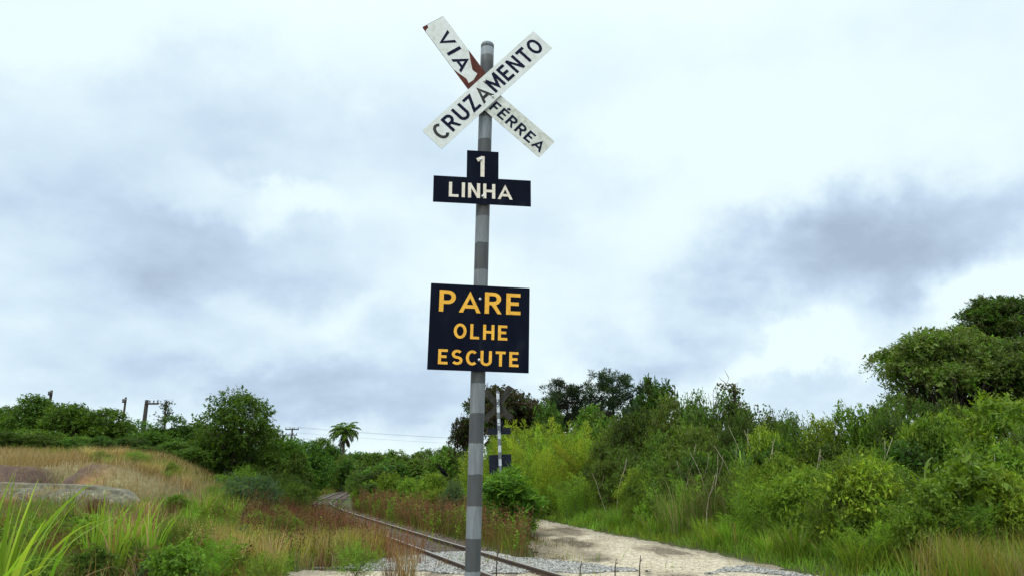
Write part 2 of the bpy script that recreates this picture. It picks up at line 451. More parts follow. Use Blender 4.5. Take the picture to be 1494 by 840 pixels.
# loose stones on the crossing
def stones(n, x0, x1, y0, y1, inside, smin, smax, c0, c1):
    p = np.stack([R.uniform(x0, x1, n * 6), R.uniform(y0, y1, n * 6)], -1)
    p = p[inside(p[:, 0], p[:, 1]) > 0.02][:n]
    k = len(p)
    base = np.array([[1, 0, 0], [-1, 0, 0], [0, 1, 0], [0, -1, 0], [0, 0, 1], [0, 0, -1], [.6, .6, .5], [-.6, -.55, .45]])
    fc = np.array([[6, 2, 4], [6, 4, 0], [6, 0, 2], [2, 1, 4], [1, 7, 4], [7, 3, 4], [1, 3, 7], [3, 0, 4], [2, 0, 5], [1, 2, 5], [3, 1, 5], [0, 3, 5]])
    s = R.uniform(smin, smax, (k, 1, 1)) * R.uniform(0.6, 1.3, (k, 8, 1)) * np.array([1, 1, 0.65])
    a = R.uniform(0, 6.28, k); ca, sa = np.cos(a), np.sin(a)
    v = base[None] * s
    v = np.stack([v[..., 0] * ca[:, None] - v[..., 1] * sa[:, None], v[..., 0] * sa[:, None] + v[..., 1] * ca[:, None], v[..., 2]], -1)
    v += np.stack([p[:, 0], p[:, 1], H(p[:, 0], p[:, 1]) + 0.03], -1)[:, None]
    F = (np.arange(k)[:, None, None] * 8 + fc[None]).reshape(-1, 3)
    m_ = R.uniform(0, 1, (k, 1)) ** 1.2
    c = np.asarray(c0) * (1 - m_) + np.asarray(c1) * m_
    return v.reshape(-1, 3), F, np.repeat(c, 8, 0)
def stone_mat():
    m, t, b, o = new_mat('stone')
    at = N(t, 'ShaderNodeAttribute', attribute_name='tint')
    t.links.new(at.outputs['Color'], b.inputs['Base Color'])
    b.inputs['Roughness'].default_value = 0.9; b.inputs['Specular IOR Level'].default_value = 0.2
    return m
M_STONE = stone_mat()
v, F, c = stones(15000, -4.4, 6, 11, 19, in_gravel, 0.014, 0.04, (0.07, 0.065, 0.06), (0.42, 0.395, 0.355))
tag(link('loose_gravel', np_mesh('loose_gravel', v, F, c), M_STONE), kind='stuff')
v, F, c = stones(5000, -22, 0, 17, 70, in_bed, 0.02, 0.05, (0.035, 0.024, 0.019), (0.17, 0.13, 0.105))
tag(link('track_ballast', np_mesh('track_ballast', v, F, c), M_STONE), kind='stuff')
v, F, c = stones(1500, -2, 6, 13, 34, in_road, 0.006, 0.02, (0.33, 0.28, 0.22), (0.55, 0.47, 0.36))
tag(link('road_pebbles', np_mesh('road_pebbles', v, F, c), M_STONE), kind='stuff')

# ------------------------------------------------------------------ railway track
M_RAIL = noise_mat('rusty_rail', [(0.3, (0.04, 0.024, 0.017)), (0.7, (0.10, 0.06, 0.042))], 20, rough=0.7, spec=0.4)
def steel_mat():
    m, t, b, o = new_mat('worn_rail_head')
    b.inputs['Base Color'].default_value = (0.27, 0.235, 0.21, 1); b.inputs['Metallic'].default_value = 0.4
    b.inputs['Roughness'].default_value = 0.42
    return m
M_STEEL = steel_mat()
M_SLEEP = noise_mat('old_sleeper_wood', [(0.3, (0.045, 0.035, 0.028)), (0.7, (0.13, 0.105, 0.085))], 6, rough=0.95, bump=0.5, stretch=(0.6, 6, 6))
ty = np.concatenate([np.arange(-6, 60, 0.7), np.arange(60, 110, 2.0)])
tm = np.stack([track_mid(ty), ty], -1)
tdir = norm(np.gradient(tm, axis=0)); tnorm = np.stack([tdir[:, 1], -tdir[:, 0]], -1)
track = tag(empty('railway_track', (float(track_mid(14.)), 14, 0)), 'rusty single railway track with worn bright rail heads curving away through the weeds', 'railway track')
prof = [(-.06, 0), (.06, 0), (.06, .015), (.012, .03), (.012, .10), (.034, .112), (.034, .143), (-.034, .143), (-.034, .112), (-.012, .10), (-.012, .03), (-.06, .015)]
zt = H(tm[:, 0], tm[:, 1])
for sgn in (-1, 1):
    off = tm + tnorm * sgn * GAUGE / 2
    rings = np.zeros((len(ty), 12, 3))
    for j, (a, b_) in enumerate(prof):
        rings[:, j, :2] = off + tnorm * a * .9
        rings[:, j, 2] = zt + b_ * .88
    rings -= np.array(track.location)
    n_ = len(ty)
    F = []; mi = []
    for i in range(n_ - 1):
        for j in range(12):
            F.append((i * 12 + j, i * 12 + (j + 1) % 12, (i + 1) * 12 + (j + 1) % 12, (i + 1) * 12 + j)); mi.append(1 if j == 6 else 0)
    link('rail', py_mesh('rail', rings.reshape(-1, 3), F, False, mi), [M_RAIL, M_STEEL], track)
def box_mesh(name, sx, sy, sz, bev=0.006):
    import bmesh
    bm = bmesh.new(); bmesh.ops.create_cube(bm, size=1)
    bmesh.ops.scale(bm, vec=(sx, sy, sz), verts=bm.verts)
    if bev: bmesh.ops.bevel(bm, geom=list(bm.edges), offset=bev, segments=2, affect='EDGES')
    me = bpy.data.meshes.new(name); bm.to_mesh(me); bm.free(); return me
sl = box_mesh('sleeper', 1.8, 0.2, 0.12, 0.012)
d_ = np.cumsum(np.r_[0, np.linalg.norm(np.diff(tm, axis=0), axis=1)])
start = np.interp(18.2, ty, d_)
for k in range(80):
    s_ = start + k * 0.62 + R.uniform(-.06, .06)
    x_ = np.interp(s_, d_, tm[:, 0]); y_ = np.interp(s_, d_, tm[:, 1])
    i = np.searchsorted(d_, s_)
    o = link('sleeper', sl, M_SLEEP, track)
    o.location = Vector((x_, y_, float(H(x_, y_)) - 0.03 + R.uniform(-.012, .012))) - track.location
    o.rotation_euler = (0, 0, math.atan2(tdir[i][1], tdir[i][0]) - math.pi / 2 + R.uniform(-.04, .04))

# ------------------------------------------------------------------ the crossing signs
def arc(cx, cy, rx, ry, a0, a1, n=14):
    a = np.radians(np.linspace(a0, a1, n))
    return [(cx + rx * math.cos(t), cy + ry * math.sin(t)) for t in a]
T = 0.17; h_ = T / 2
def glyph(ch):
    """strokes in letter heights: (polyline, closed, clamp), advance width"""
    lo, hi = h_, 1 - h_
    if ch == 'V': return [([(0.06, 1.06), (0.37, 0.10), (0.68, 1.06)], 0)], 0.74
    if ch == 'I': return [([(h_, 0), (h_, 1)], 0)], T
    if ch == 'A': return [([(0.05, -0.06), (0.38, 0.90), (0.71, -0.06)], 0), ([(0.17, 0.28), (0.59, 0.28)], 0)], 0.76
    if ch == 'C': return [(arc(0.36, 0.5, 0.275, 0.415, 48, 312, 22), 0)], 0.62
    if ch == 'R': return [([(h_, 0), (h_, 1)], 0), ([(h_, hi), (0.33, hi)] + arc(0.33, 0.70, 0.205, 0.215, 90, -90, 12)[1:] + [(h_, 0.485)], 0), ([(0.32, 0.46), (0.57, -0.06)], 0)], 0.64
    if ch == 'P': return [([(h_, 0), (h_, 1)], 0), ([(h_, hi), (0.33, hi)] + arc(0.33, 0.68, 0.205, 0.235, 90, -90, 12)[1:] + [(h_, 0.445)], 0)], 0.60
    if ch == 'U': return [([(h_, 1), (h_, 0.33)] + arc(0.33, 0.33, 0.245, 0.245, 180, 360, 14)[1:-1] + [(0.575, 0.33), (0.575, 1)], 0)], 0.66
    if ch == 'Z': return [([(0.03, hi), (0.52, hi), (0.10, lo), (0.60, lo)], 0)], 0.62
    if ch == 'M': return [([(h_, 0), (h_, 1)], 0), ([(0.755, 0), (0.755, 1)], 0), ([(0.09, 1.03), (0.42, 0.22), (0.75, 1.03)], 0)], 0.84
    if ch == 'E': return [([(h_, 0), (h_, 1)], 0), ([(h_, hi), (0.54, hi)], 0), ([(h_, 0.51), (0.48, 0.51)], 0), ([(h_, lo), (0.55, lo)], 0)], 0.56
    if ch == 'F': return [([(h_, 0), (h_, 1)], 0), ([(h_, hi), (0.52, hi)], 0), ([(h_, 0.50), (0.46, 0.50)], 0)], 0.53
    if ch == 'É': return glyph('E')[0] + [([(0.22, 1.10), (0.40, 1.26)], 9)], 0.56
    if ch == 'N': return [([(h_, 0), (h_, 1)], 0), ([(0.575, 0), (0.575, 1)], 0), ([(0.08, 1.03), (0.58, -0.03)], 0)], 0.66
    if ch == 'T': return [([(0.29, 0), (0.29, 1)], 0), ([(0, hi), (0.58, hi)], 0)], 0.58
    if ch == 'O': return [(arc(0.37, 0.5, 0.285, 0.415, 0, 345, 24), 1)], 0.74
    if ch == 'L': return [([(h_, 0), (h_, 1)], 0), ([(h_, lo), (0.52, lo)], 0)], 0.53
    if ch == 'H': return [([(h_, 0), (h_, 1)], 0), ([(0.575, 0), (0.575, 1)], 0), ([(h_, 0.51), (0.57, 0.51)], 0)], 0.66
    if ch == 'S': return [(arc(0.31, 0.705, 0.225, 0.21, 35, 270, 14) + arc(0.31, 0.29, 0.235, 0.205, 90, -150, 14)[1:], 0)], 0.60
    if ch == '1': return [([(0.26, 0), (0.26, 1)], 0), ([(0.02, 0.80), (0.26, 0.93)], 0)], 0.40
    return [], 0.4
def stroke_strip(pl, closed, width):
    p = np.array(pl, float); n = len(p)
    def nrm(d): return np.array([-d[1], d[0]])
    L = []; Rr = []
    for i in range(n):
        if closed: a, b = p[i] - p[i - 1], p[(i + 1) % n] - p[i]
        else:
            a = p[i] - p[i - 1] if i else p[1] - p[0]
            b = p[i + 1] - p[i] if i < n - 1 else p[i] - p[i - 1]
        a = a / np.linalg.norm(a); b = b / np.linalg.norm(b)
        m = nrm(a) + nrm(b); m /= max(np.linalg.norm(m), 1e-6)
        k = min(1 / max(m @ nrm(a), 0.25), 2.6)
        L.append(p[i] + m * k * width / 2); Rr.append(p[i] - m * k * width / 2)
    return np.array(L), np.array(Rr)
def lettering(text, u0, u1, v0, cap, z0=0.0, gap=0.13, thick=0.0012, weight=1.0, slope=0.0):
    """raised paint-film letters in the plane of a board"""
    widths = [glyph(c)[1] for c in text]
    tot = sum(widths) + gap * (len(text) - 1)
    sx = (u1 - u0) / tot
    V = []; F = []; x = 0.0; lev = 0; fi = []
    for c, w in zip(text, widths):
        for pl, kind in glyph(c)[0]:
            L, Rr = stroke_strip(pl, kind == 1, T * weight)
            if kind == 0:
                L[:, 1] = np.clip(L[:, 1], 0, 1); Rr[:, 1] = np.clip(Rr[:, 1], 0, 1)
            n = len(L); b0 = len(V)
            zt_ = z0 + thick + (lev % 5) * 0.00025; lev += 1
            for (lx, ly), (rx, ry) in zip(L, Rr):
                for (qx, qy) in ((lx, ly), (rx, ry)):
                    U_ = u0 + (x + qx) * sx
                    V_ = v0 + qy * cap + slope * U_
                    V.append((U_, V_, zt_)); V.append((U_, V_, z0 + 0.0002))
            m = n if kind == 1 else n - 1
            for i in range(m):
                a = b0 + 4 * i; b = b0 + 4 * ((i + 1) % n)
                F += [(a, a + 2, b + 2, b), (a + 1, a, b, b + 1), (a + 2, a + 3, b + 3, b + 2)]
            if kind != 1:
                e_ = b0 + 4 * (n - 1)
                F += [(b0 + 2, b0, b0 + 1, b0 + 3), (e_, e_ + 2, e_ + 3, e_ + 1)]
        x += w + gap
        fi.append(len(F))
    lettering.ends = fi
    return V, F
def plate_mesh(name, poly, th):
    """flat plate: outline in u,v, thickness along n (front at +th/2); front face takes slot 1"""
    n = len(poly)
    V = [(u, v, th / 2) for u, v in poly] + [(u, v, -th / 2) for u, v in poly]
    F = [tuple(range(n)), tuple(range(2 * n - 1, n - 1, -1))]
    mi = [1, 0]
    for i in range(n):
        j = (i + 1) % n
        F.append((i, i + n, j + n, j)); mi.append(0)
    return py_mesh(name, V, F, False, mi)
def rect(w, h): return [(-w / 2, -h / 2), (w / 2, -h / 2), (w / 2, h / 2), (-w / 2, h / 2)]
def rounded(w, h, r=0.008):
    P = []
    for sx, sy, a0 in ((1, -1, -90), (1, 1, 0), (-1, 1, 90), (-1, -1, 180)):
        P += arc(sx * (w / 2 - r), sy * (h / 2 - r), r, r, a0, a0 + 90, 4)
    return P
M_BOARDBACK = noise_mat('dark_board_paint', [(0.3, (0.008, 0.010, 0.018)), (0.75, (0.018, 0.021, 0.030))], 6, rough=0.7, spec=0.08)
M_BLADEBACK = noise_mat('weathered_blade_back', [(0.3, (0.018, 0.017, 0.016)), (0.75, (0.060, 0.055, 0.044))], 6, rough=0.8, spec=0.1)
M_NAVY = noise_mat('navy_board_paint', [(0.35, (0.0025, 0.0035, 0.010)), (0.6, (0.005, 0.007, 0.015)), (0.74, (0.016, 0.018, 0.024))], 5, rough=0.7, spec=0.04, scale2=9, stretch=(1, .35, 1))
M_WHITE = noise_mat('weathered_white_paint', [(0.30, (0.38, 0.37, 0.31)), (0.45, (0.58, 0.58, 0.55)), (0.66, (0.66, 0.665, 0.655))], 5, rough=0.6, spec=0.3, scale2=22)
M_WHITED = noise_mat('mildewed_white_paint', [(0.30, (0.26, 0.26, 0.19)), (0.46, (0.50, 0.495, 0.44)), (0.64, (0.64, 0.635, 0.60))], 7, rough=0.65, spec=0.25, scale2=26)
M_INK = noise_mat('dark_blue_lettering', [(0.3, (0.004, 0.005, 0.022)), (0.7, (0.013, 0.014, 0.032))], 9, rough=0.75, spec=0.06)
M_INKF = noise_mat('faded_lettering', [(0.3, (0.012, 0.012, 0.02)), (0.7, (0.075, 0.072, 0.062))], 10, rough=0.75, spec=0.06)
M_YELL = noise_mat('yellow_lettering', [(0.3, (0.62, 0.30, 0.03)), (0.7, (0.84, 0.44, 0.055))], 12, rough=0.6)
M_BEIGE = noise_mat('beige_lettering', [(0.3, (0.55, 0.47, 0.38)), (0.7, (0.78, 0.70, 0.60))], 12, rough=0.6)
M_RUSTY = noise_mat('rusted_sheet', [(0.3, (0.05, 0.014, 0.010)), (0.7, (0.13, 0.035, 0.024))], 14, rough=0.85, bump=0.2)
M_ZINC = noise_mat('zinc_bolt', [(0.3, (0.5, 0.5, 0.5)), (0.7, (0.75, 0.75, 0.74))], 30, rough=0.4, metal=0.5)
M_CLAMP = noise_mat('steel_clamp', [(0.3, (0.07, 0.07, 0.07)), (0.7, (0.18, 0.17, 0.16))], 20, rough=0.6, metal=0.4)
def pole_mat(name, light, dark, bands, top):
    """grey bands down the pole, chalky runs and scuffs"""
    m, t, b, o = new_mat(name)
    tcn = N(t, 'ShaderNodeTexCoord'); P = tcn.outputs['Object']
    sp = N(t, 'ShaderNodeSeparateXYZ'); t.links.new(P, sp.inputs[0])
    n0 = N(t, 'ShaderNodeTexNoise'); n0.inputs['Scale'].default_value = 35; t.links.new(P, n0.inputs['Vector'])
    up_ = N(t, 'ShaderNodeMapRange', interpolation_type='SMOOTHSTEP'); t.links.new(sp.outputs[2], up_.inputs['Value'])
    up_.inputs['From Min'].default_value = 4.3; up_.inputs['From Max'].default_value = 5.0; up_.inputs['To Max'].default_value = 0.11
    zz = math_(t, 'MULTIPLY_ADD', n0.outputs['Fac'], 0.022, math_(t, 'SUBTRACT', math_(t, 'SUBTRACT', top, sp.outputs[2]), up_.outputs['Result']))
    ph = math_(t, 'FRACT', math_(t, 'DIVIDE', zz, bands * 2))
    isd = math_(t, 'GREATER_THAN', ph, 0.5)
    mxx = N(t, 'ShaderNodeMix', data_type='RGBA')
    mxx.inputs['A'].default_value = (*light, 1); mxx.inputs['B'].default_value = (*dark, 1)
    t.links.new(isd, mxx.inputs['Factor'])
    n1 = N(t, 'ShaderNodeTexNoise'); n1.inputs['Scale'].default_value = 7; n1.inputs['Detail'].default_value = 9; n1.inputs['Roughness'].default_value = 0.7
    t.links.new(vmath(t, 'MULTIPLY', P, (4, 4, 0.5)), n1.inputs['Vector'])
    sc = vmath(t, 'SCALE', mxx.outputs['Result'])
    t.links.new(math_(t, 'MULTIPLY_ADD', n1.outputs['Fac'], 1.5, 0.25), sc.node.inputs['Scale'])
    n3 = N(t, 'ShaderNodeTexNoise'); n3.inputs['Scale'].default_value = 11; n3.inputs['Detail'].default_value = 7; n3.inputs['Roughness'].default_value = 0.8
    t.links.new(vmath(t, 'MULTIPLY', P, (2, 2, 0.8)), n3.inputs['Vector'])
    scuff = N(t, 'ShaderNodeMapRange'); t.links.new(n3.outputs['Fac'], scuff.inputs['Value'])
    scuff.inputs['From Min'].default_value = 0.66; scuff.inputs['From Max'].default_value = 0.72
    m2 = N(t, 'ShaderNodeMix', data_type='RGBA')
    t.links.new(math_(t, 'MULTIPLY', scuff.outputs['Result'], 0.55), m2.inputs['Factor'])
    t.links.new(sc, m2.inputs['A']); m2.inputs['B'].default_value = (0.42, 0.44, 0.47, 1)
    n5 = N(t, 'ShaderNodeTexNoise'); n5.inputs['Scale'].default_value = 2.2; n5.inputs['Detail'].default_value = 8; n5.inputs['Roughness'].default_value = 0.75
    t.links.new(vmath(t, 'MULTIPLY', P, (5, 5, 0.7)), n5.inputs['Vector'])
    gm = N(t, 'ShaderNodeMapRange'); t.links.new(n5.outputs['Fac'], gm.inputs['Value'])
    gm.inputs['From Min'].default_value = 0.44; gm.inputs['From Max'].default_value = 0.68; gm.inputs['To Max'].default_value = 0.65
    m6 = N(t, 'ShaderNodeMix', data_type='RGBA')
    t.links.new(gm.outputs['Result'], m6.inputs['Factor']); t.links.new(m2.outputs['Result'], m6.inputs['A']); m6.inputs['B'].default_value = (0.075, 0.066, 0.055, 1)
    t.links.new(m6.outputs['Result'], b.inputs['Base Color'])
    b.inputs['Roughness'].default_value = 0.55; b.inputs['Specular IOR Level'].default_value = 0.35
    bp = N(t, 'ShaderNodeBump'); bp.inputs['Strength'].default_value = 0.15; bp.inputs['Distance'].default_value = 0.01
    t.links.new(n1.outputs['Fac'], bp.inputs['Height']); t.links.new(bp.outputs[0], b.inputs['Normal'])
    return m
M_POLE = pole_mat('grey_banded_pole', (0.165, 0.18, 0.195), (0.05, 0.054, 0.058), 0.222, 5.403)
M_POLE2 = pole_mat('bright_banded_pole', (0.5, 0.53, 0.56), (0.13, 0.14, 0.16), 0.222, 5.403)

def bolt_mesh(r=0.011, l=0.012):
    t = Tubes(); t.add([(0, 0, 0), (0, 0, l * .6)], [r, r], 6); t.add([(0, 0, l * .6 + .0005), (0, 0, l)], [r * .55, r * .5], 8)
    return t.mesh('bolt')
BOLT = bolt_mesh()
def crossing_sign(base, rz, lean_y, label, pole_m, dz=0.0, from_back=False):
    root = tag(empty('crossing_sign', base), label, 'road sign')
    root.rotation_euler = (0, lean_y, rz)
    # pole, leaning slightly
    zs = np.linspace(-0.35, 5.19 + dz, 30)
    pts = np.stack([0.016 + 0.0168 * zs, np.zeros(30), zs], -1)
    t = Tubes(); t.add(pts, 0.056, 28, True)
    pm = t.mesh('pole')
    pole = link('pole', pm, pole_m, root)
    for p in pm.polygons:
        if len(p.vertices) > 4: p.use_smooth = False
    tt = Tubes(); zt0 = 5.19 + dz; tx0 = 0.016 + 0.0168 * zt0
    tt.add([(tx0, 0, zt0 - 0.03), (tx0, 0, zt0 + 0.004), (tx0, 0, zt0 + 0.016)], [0.0565, 0.0565, 0.050], 28)
    link('pole_cap', tt.mesh('pole_cap'), pole_m, pole)
    yaw = math.radians(8.0)
    bx = -0.313        # fitted board centres are relative to the world; the first pole's base stands there
    def board(name, X, Y, Z, roll, poly, mats, th=0.004):
        roll = math.radians(roll)
        Rr = Vector((math.cos(yaw), math.sin(yaw), 0)); Vv = Vector((0, 0, 1))
        u = Rr * math.cos(roll) + Vv * math.sin(roll); v = -Rr * math.sin(roll) + Vv * math.cos(roll)
        n = u.cross(v)
        M = Matrix((u, v, n)).transposed().to_4x4()
        M.translation = Vector((X - bx, Y - 5.6 + (X + 0.236) * math.tan(yaw), Z + dz))
        o = link(name, plate_mesh(name, poly, th), mats, root)
        o.matrix_basis = M
        return o
    def letters(parent, mat, *jobs, **kw):
        V = []; F = []
        for j in jobs:
            v, f = lettering(*j[:5], z0=j[5] if len(j) > 5 else 0.002, **kw)
            k = len(V); V += v; F += [tuple(a + k for a in q) for q in f]
        return link('lettering', py_mesh('lettering', V, F), mat, parent)
    def bolts(parent, pts, z=0.002):
        for (u, v) in pts:
            o = link('bolt', BOLT, M_ZINC, parent); o.location = (u, v, z)
    def clamp(z, w):
        t = Tubes()
        cx_ = 0.016 + 0.0168 * (z + dz)
        a = np.linspace(0, 2 * np.pi, 25)
        t.add(np.stack([cx_ + 0.061 * np.cos(a), 0.061 * np.sin(a), np.full(25, z + dz)], -1), 0.006, 6)
        t.add([(cx_ - w, -0.066, z + dz), (cx_ + w, -0.066 + 2 * w * 0.14, z + dz)], 0.007, 6)
        link('clamp', t.mesh('clamp'), M_CLAMP, root)
    # crossbuck: one long blade over two shorter ones
    wv, hv = 0.812, 0.213
    b = board('short_blade', -0.433, 5.53, 5.005, -54.3, rounded(wv, hv), [M_BLADEBACK, M_RUSTY])
    tag(b, 'upper left white blade with peeled sheeting over rust')
    sheet_poly = [(-wv/2+.004, -.058), (-wv/2+.03, -.066), (-wv/2+.036, -.088), (-wv/2+.05, -hv/2+.001), (.055, -hv/2+.001), (.11, -.088), (.185, -.062), (.225, -.07), (.222, -.02), (.19, .042), (.144, .026), (.085, .05), (.03, .078), (-.03, hv/2-.001), (-wv/2+.004, hv/2-.001)]
    sh = link('sheeting', plate_mesh('sheeting', sheet_poly, 0.0015), [M_WHITE, M_WHITE], b); sh.location = (0, 0, 0.0032)
    letters(sh, M_INK, ('VIA', -.272, .108, -.070, .130, 0.0008), gap=0.24)
    b = board('short_blade', -0.014, 5.53, 4.490, -40.8, rounded(0.805, 0.199), [M_BLADEBACK, M_WHITED])
    letters(b, M_INK, ('FÉRREA', -.185, .375, -.064, .098), gap=0.17)
    b = board('long_blade', -0.191, 5.515, 4.741, 47.4, rounded(1.352, 0.220), [M_BLADEBACK, M_WHITE])
    lt = letters(b, M_INK, ('CRUZAMENTO', -.622, .628, -.070, .146), gap=0.17)
    lt.data.materials.clear(); lt.data.materials.append(M_INK); lt.data.materials.append(M_INKF)
    for p in lt.data.polygons:
        p.material_index = 1 if p.index < lettering.ends[0] or lettering.ends[3] <= p.index < lettering.ends[4] else 0
    bolts(b, [(0.02, .07), (-.035, -.075)])
    # plate with the number of tracks
    T_poly = [(-.392, -.1115), (.392, -.1115), (.392, .1115), (.128, .1115), (.128, .346), (-.129, .346), (-.129, .1115), (-.392, .1115)]
    b = board('track_count_board', -0.236, 5.53, 3.833, 0.0, T_poly, [M_BOARDBACK, M_NAVY])
    letters(b, M_BEIGE, ('LINHA', -.268, .238, -.062, .125), ('1', -.050, .024, .122, .178), gap=0.17)
    bolts(b, [(.002, -.045), (-.015, .27)])
    # stop, look, listen
    b = board('warning_board', -0.247, 5.53, 2.722, -0.99, rounded(0.766, 0.664, 0.004), [M_BOARDBACK, M_NAVY])
    letters(b, M_YELL, ('PARE', -.315, .315, .114, .168), gap=0.17, weight=0.95)
    letters(b, M_YELL, ('OLHE', -.195, .215, -.088, .116), gap=0.22, weight=1.0)
    letters(b, M_YELL, ('ESCUTE', -.305, .305, -.288, .114), gap=0.22, weight=1.0)
    bolts(b, [(-.003, .225), (.003, -.245)])
    for z, w in ((4.66, .09), (4.86, .09), (4.10, .09), (3.79, .09), (2.95, .12), (2.47, .12)): clamp(z, w)
    if from_back:
        for z in (4.84, 4.68, 4.12, 3.80):
            o = link('bolt', BOLT, M_ZINC, root)
            o.location = (0.016 + 0.0168 * (z + dz), 0.068, z + dz); o.rotation_euler = (-math.pi / 2, 0, 0); o.scale = (2.2, 2.2, 1.5)
    return root
crossing_sign((-0.313, 5.6, 0.0), 0, 0, 'tall grey banded pole carrying a white crossbuck over two dark boards, PARE OLHE ESCUTE', M_POLE)
p2 = proj_at(735, 700, 25.6)
crossing_sign((float(p2[0]) - 0.02, 25.6, float(H(p2[0], 25.6))), math.radians(180 - 14), math.radians(1.4),
              'smaller far crossing sign seen from behind, dark boards above the leafy bush', M_POLE2, -0.60, True)

# ------------------------------------------------------------------ foliage builders
DG = np.array([.026, .072, .008]); MG = np.array([.068, .145, .014]); BG = np.array([.125, .24, .022]); YG = np.array([.25, .31, .025]); OL = np.array([.100, .128, .016]); BR = np.array([.066, .058, .022]); RB = np.array([.15, .068, .032]); OC = np.array([.36, .25, .06]); ST = np.array([.44, .36, .16]); GG = np.array([.09, .15, .038])
OL = np.array([.062, .085, .020]); BR = np.array([.055, .045, .022]); RB = np.array([.125, .058, .030]); OC = np.array([.30, .21, .065]); ST = np.array([.38, .30, .15]); GG = np.array([.07, .12, .06])
def palette(k, cols, jit=0.25):
    cols = np.asarray(cols)
    i = R.integers(0, len(cols), k); j = R.integers(0, len(cols), k); t = R.uniform(0, 1, (k, 1))
    return (cols[i] * (1 - t) + cols[j] * t) * R.uniform(1 - jit, 1 + jit, (k, 1))
def leaf_quads(P, Dr, Nn, L, Wd, C):
    """diamond leaves, folded along the midrib; P base, Dr direction, Nn normal"""
    side = norm(np.cross(Dr, Nn)); L = L[:, None]; Wd = Wd[:, None]
    nn = np.cross(side, Dr)
    v = np.stack([P, P + Dr * L * .45 + side * Wd * .5 + nn * Wd * .12, P + Dr * L - nn * L * .06, P + Dr * L * .45 - side * Wd * .5 + nn * Wd * .12], 1)
    n = len(P)
    return v.reshape(-1, 3), np.arange(n * 4).reshape(n, 4), np.repeat(C, 4, 0)
def rand_dir(n):
    return norm(R.normal(size=(n, 3)))
def crown(lobes, twigs, tl, lpt, ll, lw, cols, up=0.35, droop=0.25, shell=(0.55, 1.02), spread=0.9, flat=0.5, jit=0.25, tipcol=None, zmin=0.0):
    """lobes: (x,y,z,rx,ry,rz). Twigs leave each lobe's outer shell; leaves alternate along the twig."""
    lb = np.asarray(lobes, float)
    wt = lb[:, 3] * lb[:, 5] + lb[:, 4] * lb[:, 5] + lb[:, 3] * lb[:, 4]; wt /= wt.sum()
    i = R.choice(len(lb), twigs, p=wt)
    d = rand_dir(twigs)
    d[:, 2] = np.where((d[:, 2] < -0.35) & (R.uniform(size=twigs) < .7), -d[:, 2], d[:, 2])
    s = R.uniform(*shell, (twigs, 1)) ** 0.7
    st = lb[i, :3] + d * lb[i, 3:] * s
    keep = st[:, 2] > zmin
    st, d, i = st[keep], d[keep], i[keep]; n = len(st)
    td = norm(d * 1.0 + np.array([0, 0, up]) + R.normal(size=(n, 3)) * .45)
    tc_ = palette(n, cols, jit)
    t = (np.arange(lpt)[None, :] + R.uniform(0, 1, (n, lpt))) / lpt
    tlen = tl * R.uniform(.6, 1.3, (n, 1))
    P = st[:, None, :] + td[:, None, :] * (t * tlen)[..., None]
    P[..., 2] -= droop * tl * t ** 2
    rd = R.normal(size=(n, lpt, 3)); rd -= (rd * td[:, None, :]).sum(-1, keepdims=True) * td[:, None, :]
    Dr = norm(td[:, None, :] * R.uniform(.2, .9, (n, lpt, 1)) + norm(rd) * spread - np.array([0, 0, droop * .6]))
    Nn = norm(np.array([0, 0, 1.0]) * flat + R.normal(size=(n, lpt, 3)) * .5 + d[:, None, :] * .35)
    k = n * lpt
    big = np.repeat(R.choice([.65, .9, 1.1, 1.5], n), lpt); L = ll * R.uniform(.65, 1.2, k) * big; Wd = lw * R.uniform(.7, 1.2, k) * big
    C = np.repeat(tc_, lpt, 0) * R.uniform(.8, 1.2, (k, 1))
    if tipcol is not None:
        w = (t.ravel()[:, None] ** 2) * R.uniform(.0, .8, (k, 1)); C = C * (1 - w) + np.asarray(tipcol) * w
    return leaf_quads(P.reshape(-1, 3), Dr.reshape(-1, 3), Nn.reshape(-1, 3), L, Wd, C)
def merge(*parts):
    V = []; F = []; C = []; k = 0
    for v, f, c in parts:
        V.append(v); F.append(f + k); C.append(c); k += len(v)
    return np.concatenate(V), np.concatenate(F), np.concatenate(C)
def limbs(lobes, base_r, h0, extra=5, dark=False):
    """tapered trunk and limbs reaching into each lobe"""
    t = Tubes(); lb = np.asarray(lobes, float)
    c = lb[:, :3].mean(0)
    top = np.array([c[0] * .5, c[1] * .5, h0])
    z = np.linspace(0, 1, 7)[:, None]
    wob = np.stack([np.sin(z[:, 0] * 4) * .05 * h0, np.cos(z[:, 0] * 3) * .05 * h0 - .05 * h0, np.zeros(7)], -1)
    tp = np.array([0, 0, -0.25]) * (1 - z) + top * z + wob
    t.add(tp, np.linspace(base_r * 1.25, base_r * .8, 7), 8)
    for l in lb:
        e = l[:3] + R.normal(size=3) * .1
        m1 = tp[-1] * .6 + e * .4 + np.array([0, 0, -.08 * np.linalg.norm(e - tp[-1])]) + R.normal(size=3) * .08
        s0 = tp[R.integers(4, 7)]
        zz = np.linspace(0, 1, 7)[:, None]
        pth = s0 * (1 - zz) ** 2 + 2 * m1 * zz * (1 - zz) + e * zz ** 2
        t.add(pth, np.linspace(base_r * .62, base_r * .2, 7), 6)
        for q in range(extra):
            a = pth[R.integers(3, 7)]; dd = rand_dir(1)[0]; dd[2] = abs(dd[2]) * .8
            bq = l[:3] + dd * l[3:] * .9
            mid = (a + bq) / 2 + R.normal(size=3) * .1
            t.add([a, mid, bq], [base_r * .24, base_r * .15, base_r * .05], 5)
    return t.mesh('limbs')
